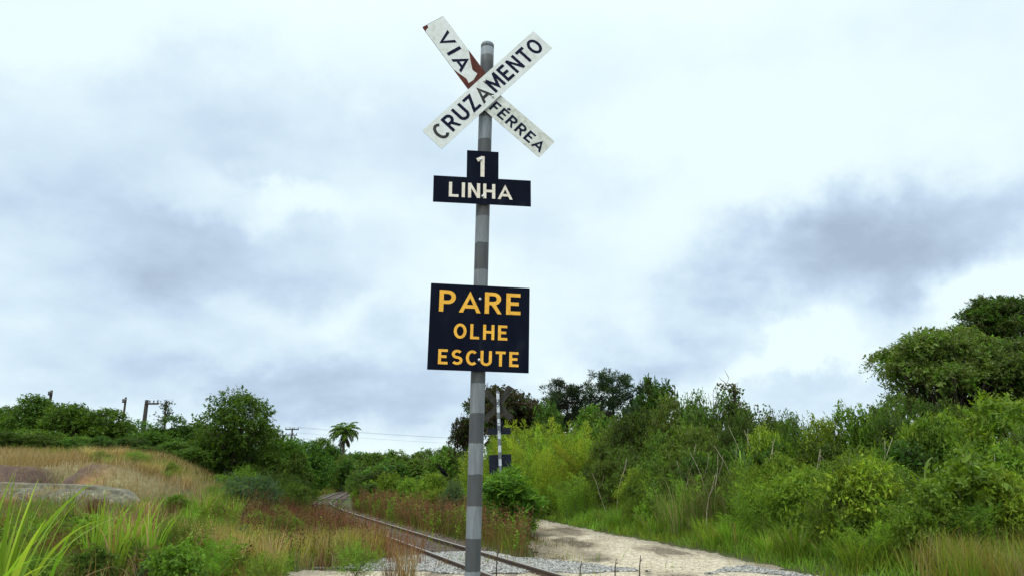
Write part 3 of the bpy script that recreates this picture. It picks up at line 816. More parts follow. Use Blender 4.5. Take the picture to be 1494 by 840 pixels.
def rand_lobes(n, r, h, zlo=.25, zhi=.8, lr=(.38, .55), base=0.6):
    o = []
    for k in range(n):
        a = 2.4 * k + R.uniform(-.5, .5); q = r * base * math.sqrt((k + .5) / n)
        z = R.uniform(zlo, zhi) if k else zhi
        rr = r * R.uniform(*lr)
        q *= 1.15 - .5 * (z - zlo) / max(zhi - zlo, .01) * .6
        o.append((q * math.cos(a), q * math.sin(a), z * h, rr, rr, min(rr * R.uniform(.75, 1.0), h * .32)))
    return o

# a kind = a few meshes (nominal radius, height); things are copies set to their own size
M_DEAD = noise_mat('bleached_stem', [(0.3, (.20, .16, .10)), (0.7, (.42, .36, .26))], 8, rough=.9)
KINDS = {}
def kind(name, R0, H0, n, fn):
    KINDS[name] = (R0, H0, [fn(R0, H0) for _ in range(n)])
def shrub_fn(cols, nl, twigs, tl, lpt, ll, lw, zlo=.2, zhi=.75, stem=.035, **kw):
    kw.setdefault('jit', .42)
    def f(r, h):
        lb = rand_lobes(nl + 3, r, h, zlo, zhi, (.26, .44), .72)
        v, F, c = crown(lb, twigs, tl, lpt, ll, lw, cols, **kw)
        return np_mesh('foliage', v, F, c), limbs(lb, stem, h * .22, 2)
    return f
def tree_fn(cols, nl, twigs, tl, lpt, ll, lw, zlo=.45, zhi=.85, trunk=.12, h0=.35, lr=(.38, .55), **kw):
    def f(r, h):
        lb = rand_lobes(nl, r, h, zlo, zhi, lr)
        v, F, c = crown(lb, twigs, tl, lpt, ll, lw, cols, zmin=h * .12, **kw)
        return np_mesh('crown', v, F, c), limbs(lb, trunk, h * h0, 4)
    return f
def feather_fn(cols, stems, leaves, ll, lw, bend=.35, fat=.11):
    """upright shoots, each carrying a drooping plume of narrow leaves (bamboo-like)"""
    def f(r, h):
        a = R.uniform(0, 6.28, stems); q = r * .85 * np.sqrt(R.uniform(0, 1, stems))
        hh = h * R.uniform(.5, 1.05, stems) * (1 - .3 * (q / r) ** 2)
        az = a + R.normal(size=stems) * .7; bd = bend * R.uniform(.2, 1.4, stems)
        t = .15 + .88 * R.uniform(0, 1, (stems, leaves)) ** .8
        bx_, by_ = q * np.cos(a), q * np.sin(a)
        off = (bd * hh)[:, None] * t ** 2.5
        P = np.stack([bx_[:, None] + np.cos(az)[:, None] * off, by_[:, None] + np.sin(az)[:, None] * off, hh[:, None] * (t - .2 * bd[:, None] * t ** 3)], -1)
        prof_ = np.interp(t, [.1, .35, .7, 1.03], [.5, 1, .75, .06])
        P += R.normal(size=P.shape) * (prof_ * fat * h)[..., None] * np.array([1, 1, .6])
        k = stems * leaves
        axis = np.stack([P[..., 0] - bx_[:, None] - np.cos(az)[:, None] * off, P[..., 1] - by_[:, None] - np.sin(az)[:, None] * off, 0 * t], -1)
        Dr = norm(norm(axis).reshape(-1, 3) * .8 + R.normal(size=(k, 3)) * .35 + np.array([0, 0, .55]))
        C = np.repeat(palette(stems, cols, .3), leaves, 0) * R.uniform(.7, 1.3, (k, 1))
        v, F, c = leaf_quads(P.reshape(-1, 3), Dr, rand_dir(k), ll * R.uniform(.6, 1.2, k), lw * R.uniform(.7, 1.2, k), C)
        tb = Tubes()
        for s_ in range(0, stems):
            z = np.linspace(0, .95, 6); o_ = bd[s_] * hh[s_] * z ** 2.5
            tb.add(np.stack([bx_[s_] + np.cos(az[s_]) * o_, by_[s_] + np.sin(az[s_]) * o_, hh[s_] * (z - .2 * bd[s_] * z ** 3)], -1), np.linspace(.018, .005, 6), 5)
        return np_mesh('foliage', v, F, c), tb.mesh('stem')
    return f
def strips(P0, az, hgt, bend, wid, C, lev=5, twist=None, a0=0.0):
    """arching tapered blades: arrays of roots, azimuth of lean, height, bend, width; returns quads"""
    n = len(P0); t = np.linspace(0, 1, lev)
    ang = np.broadcast_to(np.asarray(a0, float), (n,))[:, None] + bend[:, None] * t[None] ** 1.3
    dl = hgt[:, None] / (lev - 1)
    dx = np.sin(ang) * dl; dzv = np.cos(ang) * dl
    hx = np.cumsum(np.c_[np.zeros(n), dx[:, 1:]], 1); hz = np.cumsum(np.c_[np.zeros(n), dzv[:, 1:]], 1)
    ctr = P0[:, None, :] + np.stack([np.cos(az)[:, None] * hx, np.sin(az)[:, None] * hx, hz], -1)
    tw = az + np.pi / 2 + (0 if twist is None else twist)
    sd_ = np.stack([np.cos(tw), np.sin(tw), np.zeros(n)], -1)
    w = wid[:, None] * np.clip(np.interp(t, [0, .25, .6, 1], [.7, 1, .75, .04]), 0, 1)[None]
    A = ctr + sd_[:, None, :] * w[..., None] * .5; B = ctr - sd_[:, None, :] * w[..., None] * .5
    V = np.stack([A, B], 2).reshape(n, lev * 2, 3)
    f = np.array([[2 * i, 2 * i + 1, 2 * i + 3, 2 * i + 2] for i in range(lev - 1)])
    F = (np.arange(n)[:, None, None] * lev * 2 + f[None]).reshape(-1, 4)
    Cv = np.repeat(C, lev * 2, 0)
    return V.reshape(-1, 3), F, Cv
def blade_fn(cols, n, wid, bend=(.3, 1.3), dry=None, ndry=0):
    """clump of long arching blades"""
    def f(r, h):
        def one(k, cl, w):
            a = R.uniform(0, 6.28, k); q = r * .45 * np.sqrt(R.uniform(0, 1, k))
            P = np.stack([q * np.cos(a), q * np.sin(a), np.zeros(k) - .03], -1)
            az = a + R.normal(size=k) * .5
            b_ = R.uniform(*bend, k)
            return strips(P, az, h * R.uniform(.6, 1.15, k) * (1 + .3 * b_), b_, w * R.uniform(.6, 1.3, k), palette(k, cl, .2), 8, R.normal(size=k) * .5)
        pr = [one(n, cols, wid)]
        if ndry: pr.append(one(ndry, dry, wid * .6))
        v, F, c = merge(*pr)
        return np_mesh('blades', v, F, c, True), None
    return f
def maize_fn(cols, stems, per, wid):
    """canes with long drooping leaves up the stalk"""
    def f(r, h):
        tb = Tubes(); pr = []
        for s_ in range(stems):
            a = R.uniform(0, 6.28); q = r * .5 * math.sqrt(R.uniform())
            b0 = np.array([q * math.cos(a), q * math.sin(a), -.05]); hh = h * R.uniform(.6, 1.0)
            lean = R.normal(size=2) * .12 * hh
            z = np.linspace(0, 1, 6)
            pth = b0 + np.stack([lean[0] * z ** 2, lean[1] * z ** 2, hh * .8 * z], -1)
            tb.add(pth, np.linspace(.022, .008, 6), 6)
            t = np.linspace(.12, 1, per)
            P = np.stack([np.interp(t, z, pth[:, j]) for j in range(3)], -1)
            az = a + np.arange(per) * math.pi * 1.02 + R.normal(size=per) * .5
            bd = R.uniform(1.0, 2.2, per) * (1.15 - .45 * t)
            # leaves leave the stalk at an angle
            pr.append(strips(P, az, hh * R.uniform(.4, .65, per), bd, wid * R.uniform(.7, 1.2, per), palette(per, cols, .25), 9, None, R.uniform(.3, .8, per)))
        v, F, c = merge(*pr)
        return np_mesh('blades', v, F, c, True), tb.mesh('stem')
    return f

kind('dark_tree', 2.2, 5.0, 4, tree_fn([DG, DG * 1.5, MG * .8], 9, 1500, .55, 8, .19, .10, .34, .82, .11, .3, tipcol=BG * .6))
kind('dense_tree', 3.3, 5.4, 2, tree_fn([DG, DG * 1.4, MG * .75], 12, 2600, .6, 8, .19, .10, .30, .84, .15, .3, tipcol=BG * .6))
kind('far_tree', 2.4, 4.2, 4, tree_fn([OL, MG, DG * 1.6], 8, 900, .6, 7, .26, .14, .32, .8, .1, .3))
kind('brown_tree', 3.0, 6.5, 1, tree_fn([BR, BR * .7, DG * 1.3, BR * 1.3], 12, 1700, .55, 8, .22, .13, .50, .88, .14, .45, (.30, .44)))
kind('olive_shrub', 1.5, 2.6, 4, shrub_fn([OL, OL * .8, MG * .8], 10, 1300, .42, 9, .105, .05, .2, .78, tipcol=MG))
kind('bright_shrub', 1.2, 2.1, 4, shrub_fn([BG * .8, MG, BG], 9, 1000, .40, 9, .12, .045, .2, .78, tipcol=YG * .8))
kind('dark_shrub', 1.4, 2.4, 3, shrub_fn([DG * 1.3, MG * .7, OL * .8], 10, 1300, .40, 9, .11, .055, .18, .76, tipcol=MG))
kind('greygreen_shrub', 1.3, 1.7, 3, shrub_fn([GG, GG * .8, MG], 9, 1300, .32, 9, .075, .032, .2, .72, tipcol=GG * 1.3))
kind('broadleaf_shrub', 1.1, 1.8, 2, shrub_fn([MG, BG * .7, MG * 1.1], 8, 620, .45, 8, .15, .07, .2, .8, spread=1.0, up=.6, tipcol=BG))
kind('wispy_shrub', 1.2, 2.2, 3, shrub_fn([MG, BG * .7, OL], 7, 620, .75, 12, .11, .022, .2, .72, up=.9, spread=.6, tipcol=BG))
kind('lance_shrub', .85, 2.2, 1, shrub_fn([DG * 1.5, DG * 1.2, MG * .7], 9, 480, .62, 11, .24, .044, .14, .86, up=1.3, droop=.4, spread=.75, tipcol=BG))
kind('bamboo', 1.4, 3.4, 3, feather_fn([YG * .8, np.array([.17, .265, .022]), BG * 1.2, np.array([.15, .24, .02])], 30, 300, .20, .034))
kind('feathery', 1.2, 2.4, 3, feather_fn([BG, MG * 1.4, BG * .8], 26, 210, .15, .03, .5))
kind('grass_clump', .8, 1.2, 3, blade_fn([BG, MG * 1.2, BG * 1.2], 170, .022, (.2, 1.5), [ST, OC], 25))
kind('rusty_tuft', .5, .6, 2, blade_fn([RB, RB * .8, OC * .6], 150, .012, (.1, 1.2), [OL * 1.2, ST], 30))
kind('straw_tuft', .5, .5, 2, blade_fn([ST, OC, ST * .8], 150, .012, (.2, 1.6), [OL * 1.2, MG], 30))
kind('bigleaf_shrub', .8, 1.6, 3, shrub_fn([BG * .9, MG * 1.2, BG], 7, 420, .42, 8, .135, .062, .2, .8, spread=1.0, up=.6, tipcol=BG * 1.1))
kind('tall_cane', .8, 2.1, 3, blade_fn([ST * .7, OL * 1.2, MG, BG * .7, MG], 110, .020, (.1, 1.1), [ST * .9, ST * .6], 40))
kind('maize', .7, 1.9, 3, maize_fn([BG * .8, MG * 1.2, BG, GG * .9], 10, 12, .052))
kind('sword_clump', .45, 1.0, 2, blade_fn([BG * 1.05, BG * .8, np.array([.15, .25, .03])], 26, .075, (.1, 1.5), [ST * .8, OC * .7], 5))

def place(kind_, px, top, Y, hw, name, label, cat, group=None, base=None, foliage='foliage', wood='stem', var=None, wide=None):
    """stand a plant at its own distance: px across, top row, half width in photo pixels become metres there"""
    R0, H0, vs = KINDS[kind_]
    X = float(proj_at(px, 700, Y)[0])
    gz = float(H(X, Y)) if base is None else base
    zt_ = float(proj_at(px, top, Y)[2])
    hgt = max(zt_ - gz, .25) * 0.97
    dist = math.hypot(X, Y)
    rad = hw / FPX * Y * (wide or 1.0) * (1.22 if kind_ in ('dark_tree', 'far_tree') else 1.0)
    fol, st = vs[R.integers(len(vs)) if var is None else var % len(vs)]
    o = tag(empty(name, (X, Y, gz - .02), R.uniform(0, 6.28)), label, cat, group)
    sx = rad / R0; sz = hgt / H0
    f = link(foliage, fol, M_LEAF, o); f.scale = (sx, sx, sz)
    if st is not None:
        s = link(wood, st, M_BARK if 'tree' in kind_ or 'shrub' in kind_ else M_GRASS_STEM, o); s.scale = (sx, sx, sz)
    return o
M_GRASS_STEM = noise_mat('green_stem', [(0.3, (.05, .07, .02)), (0.7, (.14, .13, .05))], 6, rough=0.7)

# ------------------------------------------------------------------ trees along the left skyline
TL = 'dark green trees along the left skyline'
LT = 'dark green bushy tree in the row behind the dry meadow'
for px, top, Y, hw in [(-40, 588, 47, 44), (8, 590, 48, 34), (34, 578, 46, 32), (88, 588, 45, 34), (122, 604, 49, 28), (152, 598, 45, 38), (188, 612, 47, 34), (212, 630, 43, 30),
                       (262, 622, 47, 30), (285, 618, 50, 28), (392, 622, 46, 34), (418, 640, 44, 30), (440, 642, 48, 32), (455, 650, 62, 24), (472, 640, 118, 22), (485, 652, 116, 24), (528, 658, 125, 24), (553, 662, 120, 26)]:
    place('dark_tree', px, top, Y, hw, 'broadleaf_tree', LT, 'tree', TL, foliage='crown', wood='trunk')
place('dense_tree', 335, 584, 41, 66, 'broadleaf_tree', 'largest dark green domed tree on the left skyline, above the meadow edge', 'tree', foliage='crown', wood='trunk')
place('dark_tree', 238, 604, 46, 30, 'broadleaf_tree', 'blackish green tree beside the bare snag on the left skyline', 'tree', foliage='crown', wood='trunk', var=2)
LS = 'low shrubs under the left skyline trees'
for px in list(range(-30, 445, 24)):
    Y = R.uniform(37, 43) if px < 330 else R.uniform(40, 50)
    place('dark_shrub', px + R.uniform(-8, 8), np.interp(px, [0, 250, 400, 520], [628, 648, 652, 672]) + R.uniform(-6, 6), Y, R.uniform(24, 34), 'shrub', 'dark shrub filling the foot of the left skyline tree row', 'shrub', LS)

# middle distance, either side of where the rails disappear
FT = 'far olive trees closing the view behind the rails'
for px, top, Y, hw in [(500, 668, 125, 24), (520, 664, 128, 26), (545, 662, 95, 28), (575, 662, 100, 28), (600, 664, 95, 28), (628, 660, 100, 26), (652, 656, 92, 28), (676, 664, 90, 26), (700, 668, 85, 26), (610, 672, 80, 30), (566, 672, 78, 30), (646, 674, 76, 30), (690, 676, 74, 30),
                       (530, 688, 88, 20), (552, 688, 66, 26), (524, 700, 74, 13)]:
    place('far_tree', px, top, Y, hw, 'distant_tree', 'olive green distant tree in the low line beyond the curving rails', 'tree', FT, foliage='crown', wood='trunk')
place('far_tree', 648, 652, 70, 22, 'distant_tree', 'small rounded tree standing above the distant line left of the near pole', 'tree', foliage='crown', wood='trunk')
MB = 'light green bushes between rails and road'
for px, top, Y, hw in [(560, 690, 60, 24), (585, 686, 50, 24), (572, 690, 45, 22), (606, 684, 44, 24), (628, 690, 40, 24), (650, 686, 46, 28), (676, 690, 44, 26), (700, 688, 40, 24), (595, 700, 38, 20), (545, 704, 52, 20), (531, 704, 66, 16),
                       (618, 704, 36, 22), (640, 708, 33, 20), (690, 706, 33, 18), (705, 720, 29, 18)]:
    place(['bright_shrub', 'olive_shrub', 'feathery'][R.integers(3)], px, top, Y, hw, 'bush', 'light green bush in the scrub between the rails and the second sign', 'bush', MB)
place('greygreen_shrub', 660, 700, 30, 22, 'bush', 'rounded grey green bush just left of the near pole', 'bush')
FP = 'pale yellowish bushes where the rails vanish'
for px, top, Y, hw in [(508, 674, 116, 26), (482, 684, 112, 22), (535, 682, 96, 22)]:
    place('bright_shrub', px, top, Y, hw, 'bush', 'pale yellowish bush above the vanishing point of the rails', 'bush', FP)
# left side of the track
LB = 'bushes on the left of the track'
for px, top, Y, hw, kd in [(372, 692, 26, 48, 'greygreen_shrub'), (340, 700, 25, 26, 'greygreen_shrub')]:
    place(kd, px, top, Y, hw, 'bush', 'broad grey green willowy bush left of the track', 'bush', 'grey green bushes left of the track')
for px, top, Y, hw, kd in [(430, 690, 40, 24, 'olive_shrub'), (440, 706, 36, 18, 'olive_shrub'), (424, 700, 36, 20, 'wispy_shrub'), (446, 712, 44, 14, 'olive_shrub'), (445, 690, 50, 22, 'bright_shrub'), (400, 684, 38, 26, 'olive_shrub'),
                           (452, 738, 26, 14, 'wispy_shrub'), (420, 744, 22, 18, 'wispy_shrub'), (440, 722, 38, 12, 'bright_shrub'), (360, 676, 34, 22, 'wispy_shrub'), (325, 690, 31, 20, 'wispy_shrub')]:
    place(kd, px, top, Y, hw, 'bush', 'scrubby green bush beside the left rail before the trees', 'bush', LB)
for px, top, Y, hw in [(300, 716, 19.5, 26), (316, 708, 21, 24), (345, 722, 20.5, 22), (282, 736, 17.5, 22)]:
    place('grass_clump', px, top, Y, hw, 'grass_tuft', 'bright green tuft of long grass on the left bank', 'grass tuft', 'bright grass tufts on the left bank', foliage='blades')

# ------------------------------------------------------------------ behind the second sign
place('brown_tree', 728, 570, 56, 58, 'broadleaf_tree', 'dark brownish tree behind the second crossing sign', 'tree', foliage='crown', wood='trunk')
place('brown_tree', 678, 612, 58, 22, 'broadleaf_tree', 'narrow dark brown tree hanging beside the near pole', 'tree', foliage='crown', wood='trunk', wide=1.1)
place('brown_tree', 770, 586, 57, 34, 'broadleaf_tree', 'dark brown tree between the second sign and the pines', 'tree', foliage='crown', wood='trunk')
for px, top, Y, hw in [(740, 632, 45, 34), (790, 628, 46, 36), (835, 630, 45, 36), (870, 622, 44, 34)]:
    place('dark_shrub', px, top, Y, hw, 'shrub', 'dark shrub showing through gaps behind the yellow green bamboo', 'shrub', 'dark shrubs behind the bamboo')
BB = 'yellow green bamboo behind the second sign'
for px, top, Y, hw in [(705, 640, 40, 24), (728, 632, 38, 24), (752, 610, 41, 26), (778, 608, 40, 26), (802, 618, 39, 26), (828, 622, 40, 28), (765, 640, 35, 24), (795, 640, 34, 24), (738, 655, 33, 20), (850, 632, 38, 26), (815, 606, 42, 28), (845, 612, 42, 28), (870, 628, 40, 26), (780, 622, 37, 26)]:
    place('bamboo', px, top, Y, hw * 1.15, 'bamboo_clump', 'yellow green feathery bamboo clump behind the second crossing sign', 'bamboo', BB)
for px, top, Y, hw in [(812, 690, 33.5, 24), (838, 684, 31, 22), (795, 712, 35, 18), (866, 676, 31, 24)]:
    place('feathery', px, top, Y, hw, 'feathery_shrub', 'soft green feathery shrub low beside the far bend of the road', 'shrub', 'feathery shrubs by the road bend')

# ------------------------------------------------------------------ pines
def pine(px, top, Y, hw, label, tufts=150):
    X = float(proj_at(px, 700, Y)[0]); gz = float(H(X, Y)); h = float(proj_at(px, top, Y)[2]) - gz; r = hw / FPX * Y
    o = tag(empty('pine_tree', (X, Y, gz)), label, 'tree')
    tb = Tubes(); z = np.linspace(0, 1, 8)
    bend = R.normal(size=2) * .25
    tr = np.stack([bend[0] * np.sin(z * 2.2), bend[1] * np.sin(z * 2), z * h * .93 - .2], -1)
    tb.add(tr, np.linspace(.2, .04, 8), 9)
    tips = []
    for k in range(64):
        t = R.uniform(.30, .97)
        a = R.uniform(0, 6.28)
        prof_ = np.interp(t, [.30, .55, .75, .9, 1], [.8, 1.0, .95, .75, .4])
        L = r * prof_ * R.uniform(.6, 1.05)
        s = np.array([np.interp(t, z, tr[:, j]) for j in range(3)])
        e = s + np.array([math.cos(a) * L, math.sin(a) * L, L * R.uniform(.12, .55)])
        m = (s + e) / 2 + np.array([0, 0, -.1 * L])
        zz = np.linspace(0, 1, 5)[:, None]
        p = s * (1 - zz) ** 2 + 2 * m * zz * (1 - zz) + e * zz ** 2
        tb.add(p, np.linspace(.06, .018, 5), 5)
        for q in range(6):
            w = R.uniform(.5, 1.02); i0 = np.array([np.interp(w, zz[:, 0], p[:, j]) for j in range(3)])
            tips.append(i0 + R.normal(size=3) * np.array([.28, .28, .16]))
    tips = np.array(tips)
    per = 46
    k = len(tips) * per
    d = norm(R.normal(size=(k, 3)) + np.array([0, 0, .35]))
    P = np.repeat(tips, per, 0) + d * R.uniform(0, .24, (k, 1))
    C = np.repeat(palette(len(tips), [np.array([.02, .042, .018]), np.array([.03, .058, .02]), np.array([.014, .03, .014])], .25), per, 0) * R.uniform(.8, 1.2, (k, 1))
    v, F, c = leaf_quads(P, d, rand_dir(k), R.uniform(.2, .38, k), np.full(k, .06), C)
    link('crown', np_mesh('crown', v, F, c), M_LEAF, o)
    link('trunk', tb.mesh('trunk'), M_BARKD, o)
pine(826, 545, 60, 48, 'left one of two dark pines rising above the bamboo')
pine(899, 534, 58, 52, 'taller dark pine with a broad top, right of its twin')
place('far_tree', 955, 556, 62, 32, 'broadleaf_tree', 'light green rounded tree just right of the pines', 'tree', foliage='crown', wood='trunk')
for px, top, Y, hw in [(862, 596, 52, 30), (800, 596, 54, 24)]:
    place('far_tree', px, top, Y, hw, 'broadleaf_tree', 'low olive tree crown under the pines', 'tree', 'olive crowns under the pines', foliage='crown', wood='trunk')

# ------------------------------------------------------------------ hedge of scrub right of the road
HS = 'tall olive scrub right of the road'
LB1 = 'tall olive green shrub in the dense scrub right of the road'
for px, top, Y, hw in [(870, 640, 35, 34), (905, 612, 36, 40), (940, 598, 33, 44), (985, 578, 31, 44), (1020, 572, 30, 42), (1060, 566, 28, 42), (1095, 590, 28, 36), (960, 625, 28, 40), (1005, 620, 26, 42), (1045, 618, 25, 40), (1130, 600, 27, 36), (1165, 602, 26, 36),
                       (920, 650, 29, 34), (965, 660, 25.5, 34), (1000, 655, 24, 36), (890, 668, 30, 28)]:
    place('olive_shrub', px, top, Y, hw, 'shrub', LB1, 'shrub', HS)
HD = 'dark shrubs deep in the scrub right of the road'
for px, top, Y, hw in [(1020, 660, 22.5, 40), (975, 690, 24, 30), (940, 690, 26.5, 28), (1060, 650, 22, 40), (1100, 640, 22, 40), (1140, 640, 21, 40), (1215, 640, 20, 44), (1330, 640, 18, 60), (1430, 660, 16.5, 60), (1280, 690, 17, 40), (1180, 680, 19, 36), (1380, 720, 15.5, 40), (1480, 720, 15, 44), (1240, 720, 17.2, 36), (1130, 700, 19.5, 34)]:
    place('dark_shrub', px, top, Y, hw, 'shrub', 'dark shaded shrub low in the scrub right of the road', 'shrub', HD)
HB = 'fresh green shrubs in the scrub at the right'
for px, top, Y, hw, kd in [(1085, 600, 24, 34, 'olive_shrub'), (1125, 618, 22, 36, 'bright_shrub'), (1160, 622, 21.5, 34, 'wispy_shrub'), (1200, 612, 21, 40, 'bright_shrub'), (1245, 596, 21, 42, 'bright_shrub'), (1290, 600, 20, 44, 'olive_shrub'),
                           (1335, 612, 18.5, 46, 'bright_shrub'), (1385, 606, 18, 50, 'bright_shrub'), (1425, 640, 16.5, 44, 'wispy_shrub'), (1470, 640, 16, 52, 'bright_shrub'), (1510, 620, 17, 50, 'olive_shrub'),
                           (1085, 670, 20, 30, 'wispy_shrub'), (1120, 672, 19.5, 32, 'feathery'), (1160, 690, 18.5, 30, 'wispy_shrub'), (1300, 672, 16.5, 40, 'wispy_shrub'), (1345, 690, 15.6, 36, 'olive_shrub'), (1400, 690, 15, 36, 'feathery'), (1440, 712, 14.4, 36, 'bright_shrub'), (1490, 690, 14.5, 40, 'feathery'), (1330, 740, 14.6, 30, 'wispy_shrub'), (1210, 690, 18, 34, 'wispy_shrub'), (1262, 650, 18.5, 38, 'feathery')]:
    place(kd, px, top, Y, hw, 'shrub', 'fresh green shrub crowding the scrub on the right', 'shrub', HB)
place('broadleaf_shrub', 1470, 736, 13.2, 46, 'broadleaf_plant', 'broad leaved bright plant low at the right edge', 'plant')
GT = 'grass tufts along the right verge of the road'
for k in range(34):
    Y = R.uniform(13.2, 30); X = float(road_R(Y)) + R.uniform(.25, 2.3)
    pxx = CX + FPX * X / (Y * math.cos(PITCH)); hh = R.uniform(.35, .8)
    o = tag(empty('verge_tuft', (X, Y, float(H(X, Y)) - .02), R.uniform(0, 6.28)), 'arching green grass tuft on the verge right of the dirt road', 'grass tuft', GT)
    R0, H0, vs = KINDS['grass_clump'] if k % 9 else KINDS['tall_cane']
    f = link('blades', vs[k % len(vs)][0], M_LEAF, o); f.scale = (hh * 1.1, hh * 1.1, hh / H0)
HP = 'leafy herbs in the verge grass'
for k in range(22):
    Y = R.uniform(12.8, 26); X = float(road_R(Y)) + R.uniform(1.2, 3.2)
    o = tag(empty('leafy_herb', (X, Y, float(H(X, Y)) - .02), R.uniform(0, 6.28)), 'leafy green herb standing in the verge grass before the scrub', 'herb', HP)
    R0, H0, vs = KINDS[['wispy_shrub', 'broadleaf_shrub', 'feathery', 'bright_shrub'][k % 4]]
    hh = R.uniform(.7, 1.25); q = vs[k % len(vs)]
    f = link('foliage', q[0], M_LEAF, o); f.scale = (hh * .42 / R0, hh * .42 / R0, hh / H0)
    f = link('stem', q[1], M_GRASS_STEM, o); f.scale = (hh * .42 / R0, hh * .42 / R0, hh / H0)
NR = 'tall fresh weeds crowding the road verge at the right'
for k in range(46):
    Y = R.uniform(12.6, 27); X = float(road_R(Y)) + R.uniform(1.5, 3.4)
    o = tag(empty('tall_weed', (X, Y, float(H(X, Y)) - .02), R.uniform(0, 6.28)), 'tall fresh green weed crowding the verge in front of the scrub', 'weed', NR)
    R0, H0, vs = KINDS[['bigleaf_shrub', 'wispy_shrub', 'feathery', 'bright_shrub', 'wispy_shrub', 'maize'][k % 6]]
    hh = R.uniform(.9, 1.9) * (.8 + .1 * (X - float(road_R(Y)))); q = vs[k % len(vs)]; w = hh * R.uniform(.34, .5) / R0
    f = link('foliage', q[0], M_LEAF, o); f.scale = (w, w, hh / H0)
    f = link('stem', q[1], M_GRASS_STEM, o); f.scale = (w, w, hh / H0)
# reeds and canes before the hedge
CN = 'dry cane clumps at the foot of the scrub'
for px, top, Y, hw in [(985, 704, 21.5, 30), (1010, 696, 21.2, 24), (1036, 684, 20.8, 30), (1070, 690, 20.2, 28), (1092, 704, 19.5, 26), (1112, 704, 18.8, 26), (965, 716, 22.5, 20)]:
    place('tall_cane', px, top, Y, hw, 'cane_clump', 'dry pale cane clump where the scrub meets the road verge', 'canes', CN, foliage='blades')
place('maize', 1075, 640, 21, 30, 'reed_clump', 'tall drooping reed tuft standing out over the dry canes', 'reed', foliage='blades')
for px, top, Y, hw in [(1225, 676, 16.6, 40), (1265, 690, 15.8, 44), (1300, 654, 17.5, 38), (1190, 740, 16.2, 28), (1246, 742, 15, 34)]:
    place('maize', px, top, Y, hw, 'leafy_cane', 'long leaved bright cane plant leaning out of the scrub on the right', 'cane plant', 'leafy cane plants in the right scrub', foliage='blades')

for px, top, Y, dx, pale in [(1003, 648, 22.5, .5, 1), (1018, 660, 22, -.7, 1), (1040, 662, 21.6, .2, .8), (1058, 650, 21.4, -.9, 1), (1030, 690, 21, .4, .9), (1078, 622, 22.4, -.8, 1), (1095, 628, 22.2, -.5, .9), (1115, 640, 21, .6, .7), (990, 672, 22.8, -.3, 1),
                             (1215, 664, 18, -1.0, .8), (1275, 640, 18, .9, .7), (1310, 716, 15.4, -.8, .8), (1360, 726, 14.8, .7, .8), (1420, 660, 16, -1.1, .6), (1180, 655, 19, .5, .8), (905, 668, 28, .5, .8), (870, 690, 29.5, -.5, .8)]:
    X = float(proj_at(px, 700, Y)[0]); gz = float(H(X, Y)); h = float(proj_at(px, top, Y)[2]) - gz
    o = tag(empty('dead_cane', (X - dx * .6, Y, gz)), 'long pale dead cane leaning out of the green scrub', 'dead cane', 'dead canes leaning in the right scrub')
    z = np.linspace(0, 1, 6); t = Tubes()
    t.add(np.stack([dx * z ** 1.4 + .03 * np.sin(z * 9), -.5 + .12 * z, h * z], -1), np.linspace(.016, .004, 6), 5)
    t.add([(dx * .55, -.44, h * .66), (dx * .55 + .18, -.42, h * .84), (dx * .55 + .22, -.4, h * .98)], [.007, .005, .003], 4)
    link('stem', t.mesh('stem'), M_DEAD, o)
# ------------------------------------------------------------------ big trees at the right
def umbrella(px, top, Y, hw, bottom, label, cols, nl=16, twigs=3600, lr=(.26, .38), seed=3, ll=.17, tip=None):
    X = float(proj_at(px, 700, Y)[0]); gz = float(H(X, Y)); zt_ = float(proj_at(px, top, Y)[2]) - gz; zb = float(proj_at(px, bottom, Y)[2]) - gz; r = hw / FPX * Y
    lb = []
    for k in range(nl):
        a = 2.4 * k; q = r * .74 * math.sqrt((k + .5) / nl)
        rr = r * R.uniform(*lr)
        z = zt_ - rr * .75 - (zt_ - zb) * .60 * (q / r) ** 1.4 * R.uniform(.5, 1.3) - (zt_ - zb) * R.uniform(0, .10)
        q *= R.uniform(.85, 1.14)
        lb.append((q * math.cos(a), q * math.sin(a), z, rr * 1.15, rr * 1.15, rr * .75))
        if k % 2: lb.append((q * math.cos(a) * 1.1, q * math.sin(a) * 1.1, z - (zt_ - zb) * .3, rr, rr, rr * .6))
    v, F, c = crown(lb, twigs, .55, 9, ll, .075, cols, shell=(.6, 1.05), tipcol=tip, zmin=zb * .85, jit=.4)
    o = tag(empty('spreading_tree', (X, Y, gz)), label, 'tree')
    link('crown', np_mesh('crown', v, F, c), M_LEAF, o)
    link('trunk', limbs(lb, .22, zb * .8, 3), M_BARKD, o)
umbrella(1396, 472, 36, 100, 640, 'large spreading tree with gaps under its crown, rising over the right hand scrub', [OL * 1.2, OL, MG * .9], 30, 4300, (.15, .24), tip=OL * 1.5)
umbrella(1515, 492, 34, 60, 640, 'second spreading tree cut by the right edge', [OL, OL * .85, MG * .8], 16, 2600, (.17, .27), tip=OL * 1.5)
umbrella(1494, 430, 52, 58, 520, 'darkest tall tree behind the spreading trees at the right', [DG * .9, DG * 1.2, OL * .6], 18, 2800, (.18, .28), ll=.28)
for px, top, Y, hw in [(1310, 584, 30, 40), (1350, 580, 30, 40), (1290, 592, 28, 34), (1400, 584, 31, 40)]:
    place('olive_shrub', px, top, Y, hw, 'shrub', 'olive shrub rising in front of the spreading tree trunk', 'shrub', 'olive shrubs under the spreading tree')
place('bright_shrub', 1455, 572, 24, 74, 'tree_bush', 'rounded mid green bush tree below the spreading trees', 'bush')
place('bright_shrub', 1395, 600, 25, 50, 'tree_bush', 'paler bush below the gap in the spreading crown', 'bush')

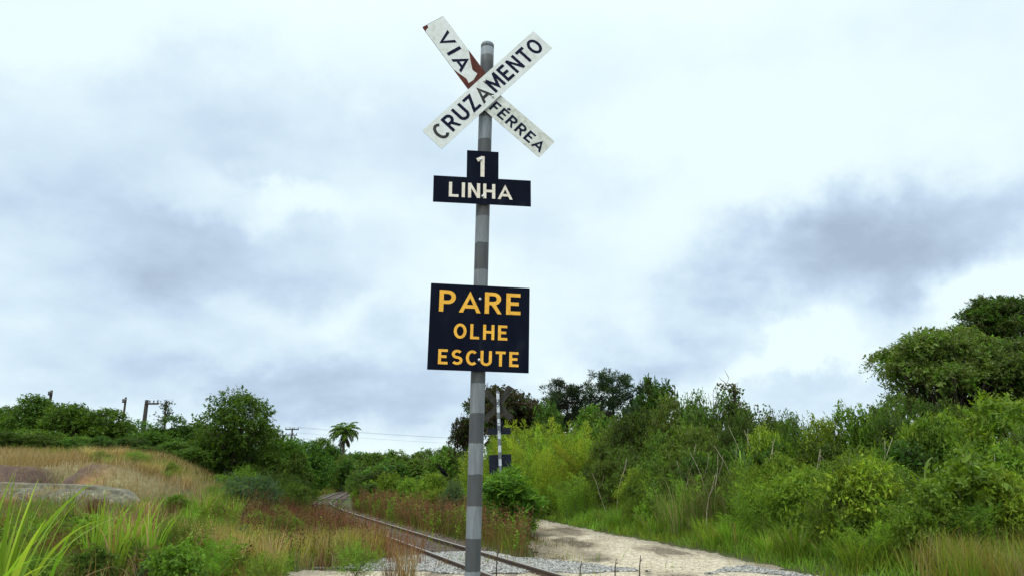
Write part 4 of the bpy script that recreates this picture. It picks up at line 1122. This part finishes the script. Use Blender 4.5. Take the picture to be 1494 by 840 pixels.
# bush before the second sign
place('lance_shrub', 744, 688, 23, 38, 'leafy_bush', 'bush of long narrow dark leaves in front of the second crossing sign', 'bush')
place('lance_shrub', 764, 728, 23, 20, 'leafy_bush', 'smaller narrow leaved bush at the road edge beside the taller dark bush', 'bush')

# ------------------------------------------------------------------ palm
def palm(px, top, Y, label):
    X = float(proj_at(px, 700, Y)[0]); gz = float(H(X, Y)); h = float(proj_at(px, top, Y)[2]) - gz
    o = tag(empty('palm_tree', (X, Y, gz)), label, 'tree')
    tb = Tubes(); z = np.linspace(0, 1, 10); hc = h - 1.0
    tb.add(np.stack([.15 * np.sin(z * 2), 0 * z, z * hc - .2], -1), np.interp(z, [0, .1, 1], [.3, .22, .17]), 10)
    link('trunk', tb.mesh('trunk'), M_BARK, o)
    pr = []; dead = []
    top_ = np.array([.15 * math.sin(2), 0, hc])
    for k in range(30):
        a = k * 2.39996; e0 = np.interp(k, [0, 12, 29], [1.35, .7, -.15]) ; L = R.uniform(2.7, 3.4)
        isdead = k >= 26
        if isdead: e0 = -1.0; L = 2.4
        n_ = 26; t = np.linspace(0, 1, n_)
        el = e0 - t ** 1.4 * (1.9 if not isdead else .4)
        st = L / n_
        hx = np.cumsum(np.cos(el)) * st; hz = np.cumsum(np.sin(el)) * st
        pth = top_ + np.stack([math.cos(a) * hx, math.sin(a) * hx, hz], -1)
        side = np.array([-math.sin(a), math.cos(a), 0])
        for sg in (-1, 1, .4, -.4):
            d = norm(np.stack([math.cos(a) * np.cos(el), math.sin(a) * np.cos(el), np.sin(el)], -1) * .6 + side * sg * .9 + np.array([0, 0, -.35]) + R.normal(size=(n_, 3)) * .12)
            ll_ = .8 * np.sin(np.clip(t * 1.0 + .12, 0, 1) * math.pi) ** .6 + .08
            C = palette(n_, [DG * 1.6, MG * .9] if not isdead else [BR * 1.6, OC * .4], .2)
            (dead if isdead else pr).append(leaf_quads(pth, d, rand_dir(n_) * .4 + np.array([0, 0, 1.]), ll_, np.full(n_, .11), C))
    v, F, c = merge(*pr); link('fronds', np_mesh('fronds', v, F, c), M_LEAF, o)
    v, F, c = merge(*dead); tag(link('dead_fronds', np_mesh('dead_fronds', v, F, c), M_LEAF, o), 'brown dead fronds hanging by the trunk')
for px, top, Y, hw in [(497, 668, 108, 18), (488, 664, 113, 16), (508, 672, 106, 14)]:
    place('far_tree', px, top, Y, hw, 'distant_tree', 'small distant tree hiding the foot of the palm', 'tree', 'trees round the foot of the palm', foliage='crown', wood='trunk')
palm(497, 621, 112, 'tall palm with drooping fronds above the trees where the rails vanish')

# ------------------------------------------------------------------ power poles and wires
M_WOODP = noise_mat('dark_pole_wood', [(0.3, (0.02, 0.016, 0.014)), (0.7, (0.06, 0.048, 0.04))], 7, rough=0.9)
M_WIRE = noise_mat('wire', [(0.3, (0.03, 0.03, 0.032)), (0.7, (0.05, 0.05, 0.05))], 5, rough=0.6)
def power_pole(px, top, Y, label, arms, arm_w=1.1, r=.16):
    X = float(proj_at(px, 700, Y)[0]); gz = float(H(X, Y)); h = float(proj_at(px, top, Y)[2]) - gz
    o = tag(empty('utility_pole', (X, Y, gz)), label, 'utility pole')
    t = Tubes(); t.add([(0, 0, -.3), (0, 0, h * .5), (0, 0, h)], [r * 1.15, r, r * .8], 10); link('post', t.mesh('post'), M_WOODP, o)
    for (dz, x0, x1) in arms:
        t = Tubes(); t.add([(x0 * arm_w, -.14, h - dz), (x1 * arm_w, -.14, h - dz)], [.07, .07], 6)
        link('crossarm', t.mesh('crossarm'), M_WOODP, o)
        t = Tubes()
        for x in np.linspace(x0, x1, 4):
            t.add([(x * arm_w * .92, -.14, h - dz + .07), (x * arm_w * .92, -.14, h - dz + .16), (x * arm_w * .92, -.14, h - dz + .26)], [.02, .06, .045], 8)
        link('insulators', t.mesh('insulators'), M_CLAMP, o)
    return o, np.array([X, Y, gz + h])
pp, ptop = power_pole(421, 624, 95, 'far pole with two crossarms above the left trees', [(.15, -1, 1), (.85, -.8, .8), (1.5, -.5, .5)], .85, .12)
power_pole(55, 569, 60, 'plain dark post standing highest over the left end of the skyline trees', [(.35, -.25, .25)], .6, .13)
power_pole(168, 579, 62, 'slim dark post between the tree crowns at left, right of the tallest post', [(.4, -.3, .2)], .6, .10)
power_pole(200, 583, 58, 'thick dark post with a one sided arm on the left skyline', [(.3, 0, 1.05)], .95, .17)
def wire(a, b, sag, r, label):
    t = np.linspace(0, 1, 40)[:, None]
    p = a * (1 - t) + b * t; p[:, 2] -= sag * 4 * (t * (1 - t))[:, 0]
    m = p[0].copy()
    tb = Tubes(); tb.add(p - m, r, 5)
    o = link('power_line', tb.mesh('power_line'), M_WIRE); o.location = m
    tag(o, label, 'wire', 'thin wires running right from the crossarm pole')
for dx, dzz in ((-.7, .15 - .28), (.7, .15 - .28), (.6, .85 - .28)):
    a = ptop + np.array([dx, -.14, -dzz]); b = proj_at(1000, 640, 130) + np.array([0, 0, -dzz * 1.3])
    wire(a, b, 1.0, .009, 'thin dark wire strung from the far crossarm pole across the sky')
# bare snag hung with creeper
def snag(px, top, Y, h_frac, label, n=16, leaf=True):
    X = float(proj_at(px, 700, Y)[0]); gz = float(H(X, Y)); h = float(proj_at(px, top, Y)[2]) - gz
    o = tag(empty('dead_tree', (X, Y, gz)), label, 'dead tree')
    t = Tubes(); z = np.linspace(0, 1, 8); tr = np.stack([.1 * np.sin(z * 5), .1 * np.cos(z * 4), z * h], -1)
    t.add(tr, np.linspace(.13, .05, 8), 7)
    tips = []
    for k in range(n):
        s = R.uniform(h_frac, .98); p = np.array([np.interp(s, z, tr[:, j]) for j in range(3)]); a = R.uniform(0, 6.28); L = R.uniform(.25, .9) * (1.25 - s)* 1.6
        e = p + np.array([math.cos(a) * L, math.sin(a) * L, L * R.uniform(.2, .9)])
        t.add([p, (p + e) / 2 + R.normal(size=3) * .06, e], [.035, .025, .01], 5); tips.append(e); tips.append((p + e) / 2)
    link('trunk', t.mesh('trunk'), M_BARKD, o)
    if leaf:
        tips = np.array(tips); k = len(tips) * 12
        P = np.repeat(tips, 12, 0) + R.normal(size=(k, 3)) * .14
        v, F, c = leaf_quads(P, rand_dir(k), rand_dir(k), R.uniform(.1, .2, k), np.full(k, .09), palette(k, [BR, DG], .3))
        link('foliage', np_mesh('foliage', v, F, c), M_LEAF, o)
snag(232, 584, 56, .62, 'ragged creeper hung snag beside the armed post at left')
def twig_fan(px, top, Y, label):
    X = float(proj_at(px, 700, Y)[0]); gz = float(H(X, Y)); h = float(proj_at(px, top, Y)[2]) - gz
    o = tag(empty('bare_twigs', (X, Y, gz)), label, 'dead twigs')
    t = Tubes()
    t.add([(0, 0, -.1), (.03, 0, h * .4), (0, .03, h * .72)], [.05, .04, .03], 6)
    for k in range(9):
        a = R.uniform(0, 6.28); L = h * R.uniform(.14, .28); s0 = np.array([0, .03, h * R.uniform(.55, .74)]); b_ = np.array([math.cos(a) * .55, math.sin(a) * .55, 1.0])
        p = s0 + b_ * L * np.array([[0], [.5], [1.0]]) + R.normal(size=(3, 3)) * np.array([[0], [.05], [.08]])
        p[0] = s0
        t.add(p, [.02, .014, .007], 5)
        for q in range(3):
            e = p[1 + q % 2]; d = rand_dir(1)[0]; d[2] = abs(d[2]) + .4
            t.add([e, e + d * .16, e + d * .3 + R.normal(size=3) * .05], [.010, .008, .004], 4)
    link('twigs', t.mesh('twigs'), M_BARK, o)
twig_fan(1047, 552, 29, 'bare pale twigs sticking out over the scrub right of the pines')
snag(1084, 560, 28.5, .6, 'leafy twig tips standing above the scrub beside the bare twigs', 18, True)

# ------------------------------------------------------------------ left bank: slab, tall blades
def slab():
    t = np.linspace(0, 1, 160)
    # front edge followed from the left frame edge towards the track
    px = np.interp(t, [0, .45, .75, 1], [-60, 110, 175, 238]); py = np.interp(t, [0, .45, .75, 1], [703, 707, 715, 731])
    Yk = np.interp(t, [0, .45, .75, 1], [20.6, 20.4, 19.8, 18.6])
    P = np.array([proj_at(a, b, c) for a, b, c in zip(px, py, Yk)])
    P[:, 2] += .05 * (fbm(P[:, 0], P[:, 1], .8, 61) - .5)
    n = len(P)
    j = (fbm(P[:, 0], P[:, 1] * 3, .5, 62) - .5)[:, None]
    dirs = np.array([.15, -1, 0])
    wd = np.interp(t, [0, .4, .8, 1], [1.3, 1.5, .8, .3])[:, None]
    A = P + np.array([0, .55, .02])                       # back of the top
    B = P.copy()                                          # lip
    Cc = P + dirs * .04 + np.array([0, 0, -.09])
    Dd = P + dirs * (wd * .55 + j * .3) + np.array([0, 0, -.22])
    E_ = P + dirs * (wd + j * .7) + np.array([0, 0, -.38])
    G_ = A + np.array([0, 0, -.6])
    ends = (sstep(0, .06, t) * sstep(1, .72, t))[:, None]
    for q_ in (A, Cc, Dd, E_, G_):
        q_[:] = P + (q_ - P) * (.04 + .96 * ends)
    low = H(P[:, 0], P[:, 1]) - .06
    sink = ((1 - ends[:, 0]) * np.maximum(P[:, 2] - low, 0))[:, None] * np.array([0, 0, 1])
    for q_ in (A, B, Cc, Dd, E_, G_):
        q_[:] = q_ - sink
    Dd[:, 2] += .10 * (fbm(Dd[:, 0] * 3, Dd[:, 1] * 3, .8, 66) - .5)
    E_[:, 2] += .25 * (fbm(E_[:, 0] * 3, E_[:, 1] * 3, .9, 67) - .5)
    def mid(u_, v_, k): return u_ * (1 - k) + v_ * k
    def rough(Q, am, sd_):
        return Q + np.stack([am * .6 * (fbm(P[:, 0] * 4, Q[:, 2] * 9 + sd_, 1, sd_) - .5), am * (fbm(P[:, 0] * 4, Q[:, 2] * 9, 1, sd_ + 9) - .5) * 1.6, am * (fbm(P[:, 0] * 3, Q[:, 1] * 5, 1, sd_ + 4) - .5)], -1) * (.15 + .85 * ends)
    face_rows = [rough(mid(Cc, Dd, .5), .16, 3), rough(Dd, .22, 5), rough(mid(Dd, E_, .33), .3, 11), rough(mid(Dd, E_, .66), .34, 13), rough(E_, .3, 15)]
    face_rows[-1][:, 2] = H(face_rows[-1][:, 0], face_rows[-1][:, 1]) - .12
    face_rows[-2][:, 2] = np.minimum(face_rows[-2][:, 2], H(face_rows[-2][:, 0], face_rows[-2][:, 1]) + .10)
    rows = np.stack([G_, A, rough(mid(A, B, .5), .06, 21), rough(B, .05, 23), rough(Cc, .06, 25)] + face_rows, 1)
    base = P.mean(0); base[2] = P[:, 2].min()
    V = (rows - base).reshape(-1, 3); m = rows.shape[1]
    F = [(i * m + k, (i + 1) * m + k, (i + 1) * m + k + 1, i * m + k + 1) for i in range(n - 1) for k in range(m - 1)]
    F += [tuple(range(m)), tuple(range((n - 1) * m, n * m))[::-1]]
    o = link('rock_slab', py_mesh('rock_slab', V, F, False), noise_mat('lichen_rock', [(0.36, (.045, .038, .026)), (.45, (.13, .105, .065)), (.5, (.10, .10, .085)), (.57, (.17, .145, .08)), (.70, (.30, .28, .23))], 1.6, 10, .95, 1.0, scale2=9))
    o.location = base
    tag(o, 'weathered pale rock slab with a thin lip across the left bank', 'rock slab')
slab()
BU = 'small leafy bushes in the grass of the left bank'
for px, top, Y, hw, kd in [(120, 768, 11.5, 26, 'wispy_shrub'), (255, 768, 12.5, 24, 'greygreen_shrub'), (330, 752, 15, 24, 'wispy_shrub'), (290, 780, 12.5, 26, 'wispy_shrub'), (395, 770, 15.5, 20, 'bright_shrub'), (430, 752, 19, 20, 'bright_shrub'),
                           (360, 764, 14.5, 20, 'greygreen_shrub'), (150, 790, 9.5, 30, 'dark_shrub'), (215, 786, 10.8, 24, 'dark_shrub'), (110, 745, 13.5, 24, 'dark_shrub'), (270, 750, 15.5, 26, 'wispy_shrub'), (85, 790, 9, 22, 'wispy_shrub'), (350, 800, 12, 26, 'wispy_shrub'), (240, 806, 9.6, 26, 'greygreen_shrub')]:
    place(kd, px, top, Y, hw, 'low_bush', 'small leafy bush in the long grass of the left bank', 'bush', BU)
LW = 'mixed weeds and tufts on the left bank'
n_ = 0
while n_ < 64:
    Y = R.uniform(8.5, 24); X = float(track_mid(Y)) - R.uniform(2.0, 10.5)
    if in_gravel(np.array([X]), np.array([Y]))[0] > -.8 or (X < -9 and Y > 16.5): continue
    kd = ['wispy_shrub', 'rusty_tuft', 'feathery', 'straw_tuft', 'wispy_shrub', 'rusty_tuft', 'bigleaf_shrub', 'straw_tuft'][n_ % 8]
    o = tag(empty('bank_weed', (X, Y, float(H(X, Y)) - .02), R.uniform(0, 6.28)), 'knee high weed or tuft in the rough grass left of the track', 'weed', LW)
    R0, H0, vs = KINDS[kd]; hh = R.uniform(.4, .75); q = vs[n_ % len(vs)]; w = hh * R.uniform(.4, .65) / R0
    f = link('foliage', q[0], M_LEAF, o); f.scale = (w, w, hh / H0)
    if q[1] is not None:
        f = link('stem', q[1], M_GRASS_STEM, o); f.scale = (w, w, hh / H0)
    n_ += 1
for k in range(26):
    px = R.uniform(-10, 215); Y = R.uniform(18.6, 20.9) if k % 3 else R.uniform(20.2, 20.9)
    p = proj_at(px, 700, Y); X = float(p[0])
    o = tag(empty('straw_tuft', (X, Y, float(H(X, Y)) - .03), R.uniform(0, 6.28)), 'dry straw coloured tuft growing round the pale rock slab', 'grass tuft', 'straw tufts round the rock slab')
    q = KINDS['straw_tuft'][2][k % 2]; hh = R.uniform(.45, .95)
    f = link('blades', q[0], M_LEAF, o); f.scale = (hh * .9, hh * .9, hh)
MT = 'tufts and herbs standing in the dry meadow'
for k in range(22):
    px = R.uniform(110, 340); Y = R.uniform(23.6, 29)
    X = float(proj_at(px, 700, Y)[0]); kd = ['straw_tuft', 'straw_tuft', 'wispy_shrub', 'straw_tuft', 'straw_tuft', 'grass_clump'][k % 6]
    o = tag(empty('meadow_tuft', (X, Y, float(H(X, Y)) - .02), R.uniform(0, 6.28)), 'tuft or low herb rising out of the dry meadow on the left', 'tuft', MT)
    R0, H0, vs = KINDS[kd]; hh = R.uniform(.28, .55); q = vs[k % len(vs)]; w = hh * R.uniform(.6, 1.0) / R0
    f = link('foliage', q[0], M_LEAF, o); f.scale = (w, w, hh / H0)
    if q[1] is not None:
        f = link('stem', q[1], M_GRASS_STEM, o); f.scale = (w, w, hh / H0)
MZ = 'bright leafy canes on the left bank'
for px, top, Y, hw in [(162, 722, 11.5, 30), (204, 730, 11, 30), (232, 738, 10.6, 24), (182, 748, 10, 22), (150, 742, 10.5, 20)]:
    place('sword_clump', px, top, Y, hw, 'sword_leaf_plant', 'bright upright sword leaved plant on the left bank before the rock slab', 'plant', MZ, foliage='blades')
def near_blades(px, top, Y, n, label, spread=.25, wid=.062):
    X = float(proj_at(px, 760, Y)[0]); gz = float(H(X, Y)); h = float(proj_at(px, top, Y)[2]) - gz
    o = tag(empty('long_leaf_plant', (X, Y, gz)), label, 'plant')
    a = R.uniform(0, 6.28, n); q = spread * np.sqrt(R.uniform(0, 1, n))
    P = np.stack([q * np.cos(a), q * np.sin(a), np.full(n, -.04)], -1)
    b_ = R.uniform(.05, 1.0, n) ** 2.0 * 1.7
    L = h * (.75 + .45 * R.uniform(0, 1, n)) * (1 + .25 * b_)
    v, F, c = strips(P, a + R.normal(size=n) * .6, L, b_, wid * R.uniform(.6, 1.15, n), palette(n, [np.array([.10, .23, .018]), np.array([.13, .27, .03]), BG, np.array([.17, .27, .03])], .2), 14, R.normal(size=n) * .35, .05)
    me = np_mesh('blades', v, F, c, True)
    link('blades', me, M_LEAF, o)
    k = max(4, n // 5); a = R.uniform(0, 6.28, k); P = np.stack([spread * np.cos(a), spread * np.sin(a), np.full(k, -.04)], -1)
    v, F, c = strips(P, a, h * R.uniform(.5, .95, k), R.uniform(1.0, 2.8, k), wid * R.uniform(.4, .8, k), palette(k, [ST * .8, OC * .7, ST], .2), 12, R.normal(size=k) * .5, .15)
    tag(link('dry_blades', np_mesh('dry_blades', v, F, c, True), M_DRY, o), 'withered brown drooping blades')
near_blades(2, 718, 6.2, 28, 'clump of long bright green leaves nearest the camera at the lower left corner')
near_blades(-30, 735, 6.0, 22, 'long leaved clump cut by the left edge beside the corner clump')
near_blades(62, 776, 6.6, 7, 'smaller arching leaf clump just right of the corner clump', .2, .05)

# a dark bird on the scrub
def bird(px, py, Y):
    p = proj_at(px, py, Y)
    o = tag(empty('bird', tuple(p)), 'small black bird perched on the bushes left of the near pole', 'bird')
    t = Tubes()
    body = np.array([(-.17, 0, .13), (-.14, 0, .145), (-.10, 0, .12), (-.04, 0, .05), (.03, 0, -.02), (.10, 0, -.09), (.17, 0, -.16), (.24, 0, -.22)])
    t.add(body, [.012, .045, .05, .062, .088, .085, .05, .03], 10)
    link('body', t.mesh('body'), noise_mat('black_feather', [(.3, (.003, .003, .004)), (.7, (.007, .007, .008))], 8, rough=.8, spec=.03), o)
    t = Tubes(); t.add([(.03, .02, -.06), (.035, .02, -.2), (.04, .02, -.55)], [.01, .01, .012], 5)
    link('perch', t.mesh('perch'), M_BARKD, o)
bird(645, 686, 31)

# ------------------------------------------------------------------ grasses and weeds nobody could count
def scatter(n, x0, x1, y0, y1, dens):
    x = R.uniform(x0, x1, n); y = R.uniform(y0, y1, n)
    k = R.uniform(size=n) < dens(x, y)
    return x[k], y[k]
def turf(name, n, box, dens, hgt, wid, bend, cols, patch=1.5, seed=0, lev=4, hvar=None):
    x, y = scatter(n, *box, dens)
    k = len(x)
    P = np.stack([x, y, H(x, y) - .02], -1)
    pn = fbm(x, y, patch, seed)
    cols = np.asarray(cols)
    f_ = np.clip((pn - .25) / .5, 0, .999) * (len(cols) - 1) + R.normal(size=k) * .35
    f_ = np.clip(f_, 0, len(cols) - 1.001); i = f_.astype(int); w = (f_ - i)[:, None]
    C = (cols[i] * (1 - w) + cols[i + 1] * w) * R.uniform(.7, 1.3, (k, 1))
    h = R.uniform(*hgt, k) * (.55 + .9 * fbm(x, y, 1.1, seed + 5))
    if hvar is not None: h = h * hvar(x, y)
    v, F, c = strips(P, R.uniform(0, 6.28, k), h, R.uniform(*bend, k), wid * R.uniform(.6, 1.4, k) * (1 + .012 * y), C, lev, R.normal(size=k))
    return tag(link(name, np_mesh(name, v, F, c, True), M_GRASS), kind='stuff')
def off_road(x, y): return (in_road(x, y) < -.05) & (in_gravel(x, y) < .0) & (np.abs(x - track_mid(y)) > 1.15)
# meadow on the bank: short, dry
turf('meadow_grass', 90000, (-34, -5, 21, 48), lambda x, y: (sstep(4.5, 7, track_mid(y) - x) * (1 - .92 * np.exp(-((y + 1.3 * (fbm(x, y, 3.2, 4) - .5) * sstep(-9, -13, x) - 21.9) / .95) ** 4) * sstep(-11.6, -12.6, x) * (.55 + .45 * (fbm(x, y, .5, 25) < .55)))),
     (.18, .42), .012, (.2, 1.1), [ST * 1.1, ST, OC, ST * 1.1, OL * 1.3 + OC * .6, ST, YG * .9], 4.0, 71)
# bank in front, green and reddish mixed
def slab_gap(x, y): return 1 - .5 * sstep(-9.2, -10.2, x) * sstep(16, 17.5, y) - .46 * sstep(-9.2, -10.2, x) * sstep(19.6, 20.4, y)
def bank_d(x, y): return slab_gap(x, y) * sstep(1.7, 2.6, track_mid(y) - x) * (in_gravel(x, y) < -.1) * (in_road(x, y) < .05) * (.35 + .65 * (fbm(x, y, 1.2, 81) > .38))
turf('bank_grass', 100000, (-19, 1, 6.5, 22), bank_d, (.18, .5), .013, (.1, 1.6), [MG * 1.3, BG, OL * 1.6, ST * .8, RB * 1.1, OC * .8, BG * .9, BG, MG * 1.3], 1.6, 82)
turf('yellow_grass', 34000, (-6.5, -2.0, 12.5, 20), lambda x, y: sstep(.0, .35, np.interp(y, _gby, _gbl) - x) * sstep(2.6, 1.4, np.interp(y, _gby, _gbl) - x) * (fbm(x, y, .9, 83) > .36) * (track_mid(y) - x > 1.6), (.35, .8), .011, (.1, .9), [YG * 1.1, OC * 1.1, ST, np.array([.30, .31, .05]), YG], .8, 84)
turf('rusty_grass', 36000, (-14, -1, 15, 36), lambda x, y: sstep(.85, 1.1, track_mid(y) - x) * sstep(5.2, 3.2, track_mid(y) - x) * sstep(34, 27, y) * (fbm(x, y, 1.6, 85) > .42), (.4, .85), .010, (.1, .8), [RB, RB * .8, OC * .5, RB * 1.3, OL], 1.4, 86)
turf('remote_grass', 26000, (-50, -4, 70, 135), lambda x, y: (np.abs(x - track_mid(y)) > 1.6) * 1.0, (.3, .7), .03, (.1, .9), [OL * 1.3, MG * 1.2, RB * .9, OC * .6, BG * .8], 4.0, 99)
turf('far_grass', 30000, (-30, 2, 30, 75), lambda x, y: (np.abs(x - track_mid(y)) > 2.0) * (in_road(x, y) < 0) * .8, (.3, .6), .016, (.1, .9), [OL * 1.3, MG * 1.2, RB * .9, OC * .6, BG * .8], 3.0, 87)
# strip between the rails and the road
def mid_d(x, y): return (x > track_right(y) + .75) * (in_road(x, y) < -.05) * (in_gravel(x, y) < -.05) * (x < road_L(y) + 1) * 1.0
turf('weedy_grass', 46000, (-9, 1, 15, 45), mid_d, (.25, .7), .010, (.1, .9), [RB * .9, MG, RB, OL * 1.2, RB * 1.1, BG * .7, OC * .6], 1.3, 88)
# rails overgrown
turf('track_grass', 15000, (-17, 1.2, 15.6, 65), lambda x, y: (np.abs(x - track_mid(y)) < 1.25) * (in_gravel(x, y) < .15) * (fbm(x, y, 1.0, 89) > .44), (.1, .3), .011, (.2, 1.2), [BG * .9, YG * .7, MG, RB], 1.0, 90)
turf('crossing_tufts', 1500, (-3.5, 5, 11.5, 16.5), lambda x, y: (fbm(x, y, .55, 91) > .66) * (np.abs(x - road_R(y) + 2) > -1), (.08, .28), .009, (.2, 1.2), [BG * .8, MG, OC], 1.0, 92)
turf('road_edge_tufts', 9000, (-1.5, 3, 14.5, 33), lambda x, y: sstep(1.5, .1, x - road_L(y)) * (in_road(x, y) > -.3) * (fbm(x, y, .6, 111) > .5), (.06, .25), .010, (.2, 1.3), [MG, BG * .8, OC * .7, RB, OL], .8, 112)
# verge right of the road
def verge_d(x, y): return sstep(.0, .35, x - road_R(y) + .45 * (fbm(x, y, .8, 93) - .5)) * sstep(4.2, 2.0, x - road_R(y))
turf('verge_grass', 90000, (0, 12, 11, 40), verge_d, (.22, .6), .012, (.3, 1.8), [BG * 1.1, MG * 1.3, np.array([.13, .20, .04]), BG * .8, YG * .6, MG * 1.2, OL * 1.2, BG * 1.2], .9, 94, 5, lambda x, y: .45 + .75 * sstep(0, 1.4, x - road_R(y)))
turf('ochre_grass', 26000, (5.6, 13, 10.5, 15.2), lambda x, y: sstep(6.0, 6.8, x - .12 * (y - 12)) * (fbm(x, y, .9, 95) > .3), (.35, .8), .009, (.1, .8), [OC * 1.1, YG, ST * .9, YG * .9, OC, YG * .8, BG], .7, 96)
turf('far_verge_grass', 16000, (-12, 3, 33, 60), lambda x, y: sstep(.0, .5, x - road_R(y)) * sstep(6, 3, x - road_R(y)), (.3, .7), .016, (.2, 1.2), [BG, MG * 1.3, BG * .8], 1.5, 97)
turf('scrub_floor_grass', 30000, (4, 22, 12, 34), lambda x, y: sstep(2.5, 3.5, x - road_R(y)) * .8, (.4, 1.1), .014, (.2, 1.2), [MG, OL, BG * .7, DG * 1.6], 1.5, 98)

def weeds(name, n, box, dens, hgt, stem_c, leaf_c, lpt=14, ll=.06, lw=.02, mat=None):
    """upright stalks set with small leaves or seed heads"""
    x, y = scatter(n, *box, dens); k = len(x)
    h = R.uniform(*hgt, k) * (.6 + .8 * fbm(x, y, 1.2, 7)); az = R.uniform(0, 6.28, k); bd = R.uniform(.02, .45, k)
    P = np.stack([x, y, H(x, y) - .02], -1)
    wd = .006 * (1 + .02 * y)
    sc = palette(k, stem_c, .25)
    s1 = strips(P, az, h, bd, wd, sc, 4, R.normal(size=k))
    t = .3 + .7 * (np.arange(lpt)[None] + R.uniform(0, 1, (k, lpt))) / lpt
    an = bd[:, None] * t * .7
    Q = P[:, None, :] + np.stack([np.cos(az)[:, None] * np.sin(an) * h[:, None] * t, np.sin(az)[:, None] * np.sin(an) * h[:, None] * t, np.cos(an) * h[:, None] * t], -1)
    d = norm(R.normal(size=(k, lpt, 3)) * np.array([1, 1, .5]) + np.array([0, 0, .7]))
    m = k * lpt
    C = np.repeat(palette(k, leaf_c, .25), lpt, 0) * R.uniform(.75, 1.25, (m, 1))
    sc_ = np.repeat(1 + .012 * y, lpt)
    s2 = leaf_quads(Q.reshape(-1, 3), d.reshape(-1, 3), rand_dir(m), ll * R.uniform(.6, 1.3, m) * sc_, lw * R.uniform(.7, 1.3, m) * sc_, C)
    v, F, c = merge(s1, s2)
    return tag(link(name, np_mesh(name, v, F, c), mat or M_GRASS), kind='stuff')
weeds('rusty_weeds', 7000, (-8.5, .8, 15.5, 44), lambda x, y: mid_d(x, y) * (fbm(x, y, 1.7, 101) > .36) * (x > track_right(y) + .9), (.55, 1.1), [RB, RB * .7], [RB, RB * 1.25, BR * 1.4, RB * .8], 16)
weeds('green_weeds', 2600, (-9, .6, 16, 44), lambda x, y: mid_d(x, y) * (fbm(x, y, 1.3, 103) > .5), (.4, .9), [MG], [BG, MG * 1.3, BG * 1.2], 20, .08, .03)
weeds('bank_weeds', 5500, (-17, -1, 8, 20), lambda x, y: bank_d(x, y) * (fbm(x, y, 1.2, 105) > .5) * (x > -7.5 - .0 * y), (.3, .65), [MG, OL], [MG * 1.4, OL * 1.3, BG, BG * .8, RB], 16, .065, .024)
weeds('dry_seed_weeds', 5000, (-14, -1, 14, 30), lambda x, y: sstep(1.5, 2.0, track_mid(y) - x) * sstep(5.5, 3.5, track_mid(y) - x) * (fbm(x, y, 1.4, 106) > .42) * (in_gravel(x, y) < -.2), (.5, 1.0), [RB, OC * .5], [RB, RB * .7, BR, OC * .5], 16, .05, .018)
weeds('verge_weeds', 2500, (1, 13, 12, 34), lambda x, y: sstep(1.2, 2.0, x - road_R(y)) * sstep(4, 3, x - road_R(y)), (.5, 1.1), [MG, OL], [MG * 1.2, BG * .8, OL], 18, .09, .03)
weeds('track_weeds', 1500, (-17, 1, 16.5, 60), lambda x, y: (np.abs(x - track_mid(y)) < 1.3) * (fbm(x, y, .9, 107) > .5) * (in_gravel(x, y) < .2), (.12, .38), [MG, RB], [BG * .9, MG * 1.2, RB, YG * .7], 14, .05, .02)
# a few bare dead twigs by the gravel
for px, Y, hh in ((846, 13.3, .26), (897, 13.2, .3), (933, 13.2, .36), (724, 13.4, .5), (596, 13.8, .35)):
    X = float(proj_at(px, 840, Y)[0]); o = tag(empty('dead_stalk', (X, Y, 0.02)), 'short dark dead stalk sticking out of the gravel', 'stalk', 'dead stalks in the gravel')
    t = Tubes(); t.add([(0, 0, -.05), (.01, 0, hh * .5), (.035, 0, hh)], [.012, .01, .007], 5); t.add([(.02, 0, hh * .7), (.06, 0, hh * .85)], [.007, .004], 4)
    link('stem', t.mesh('stem'), M_BARKD, o)
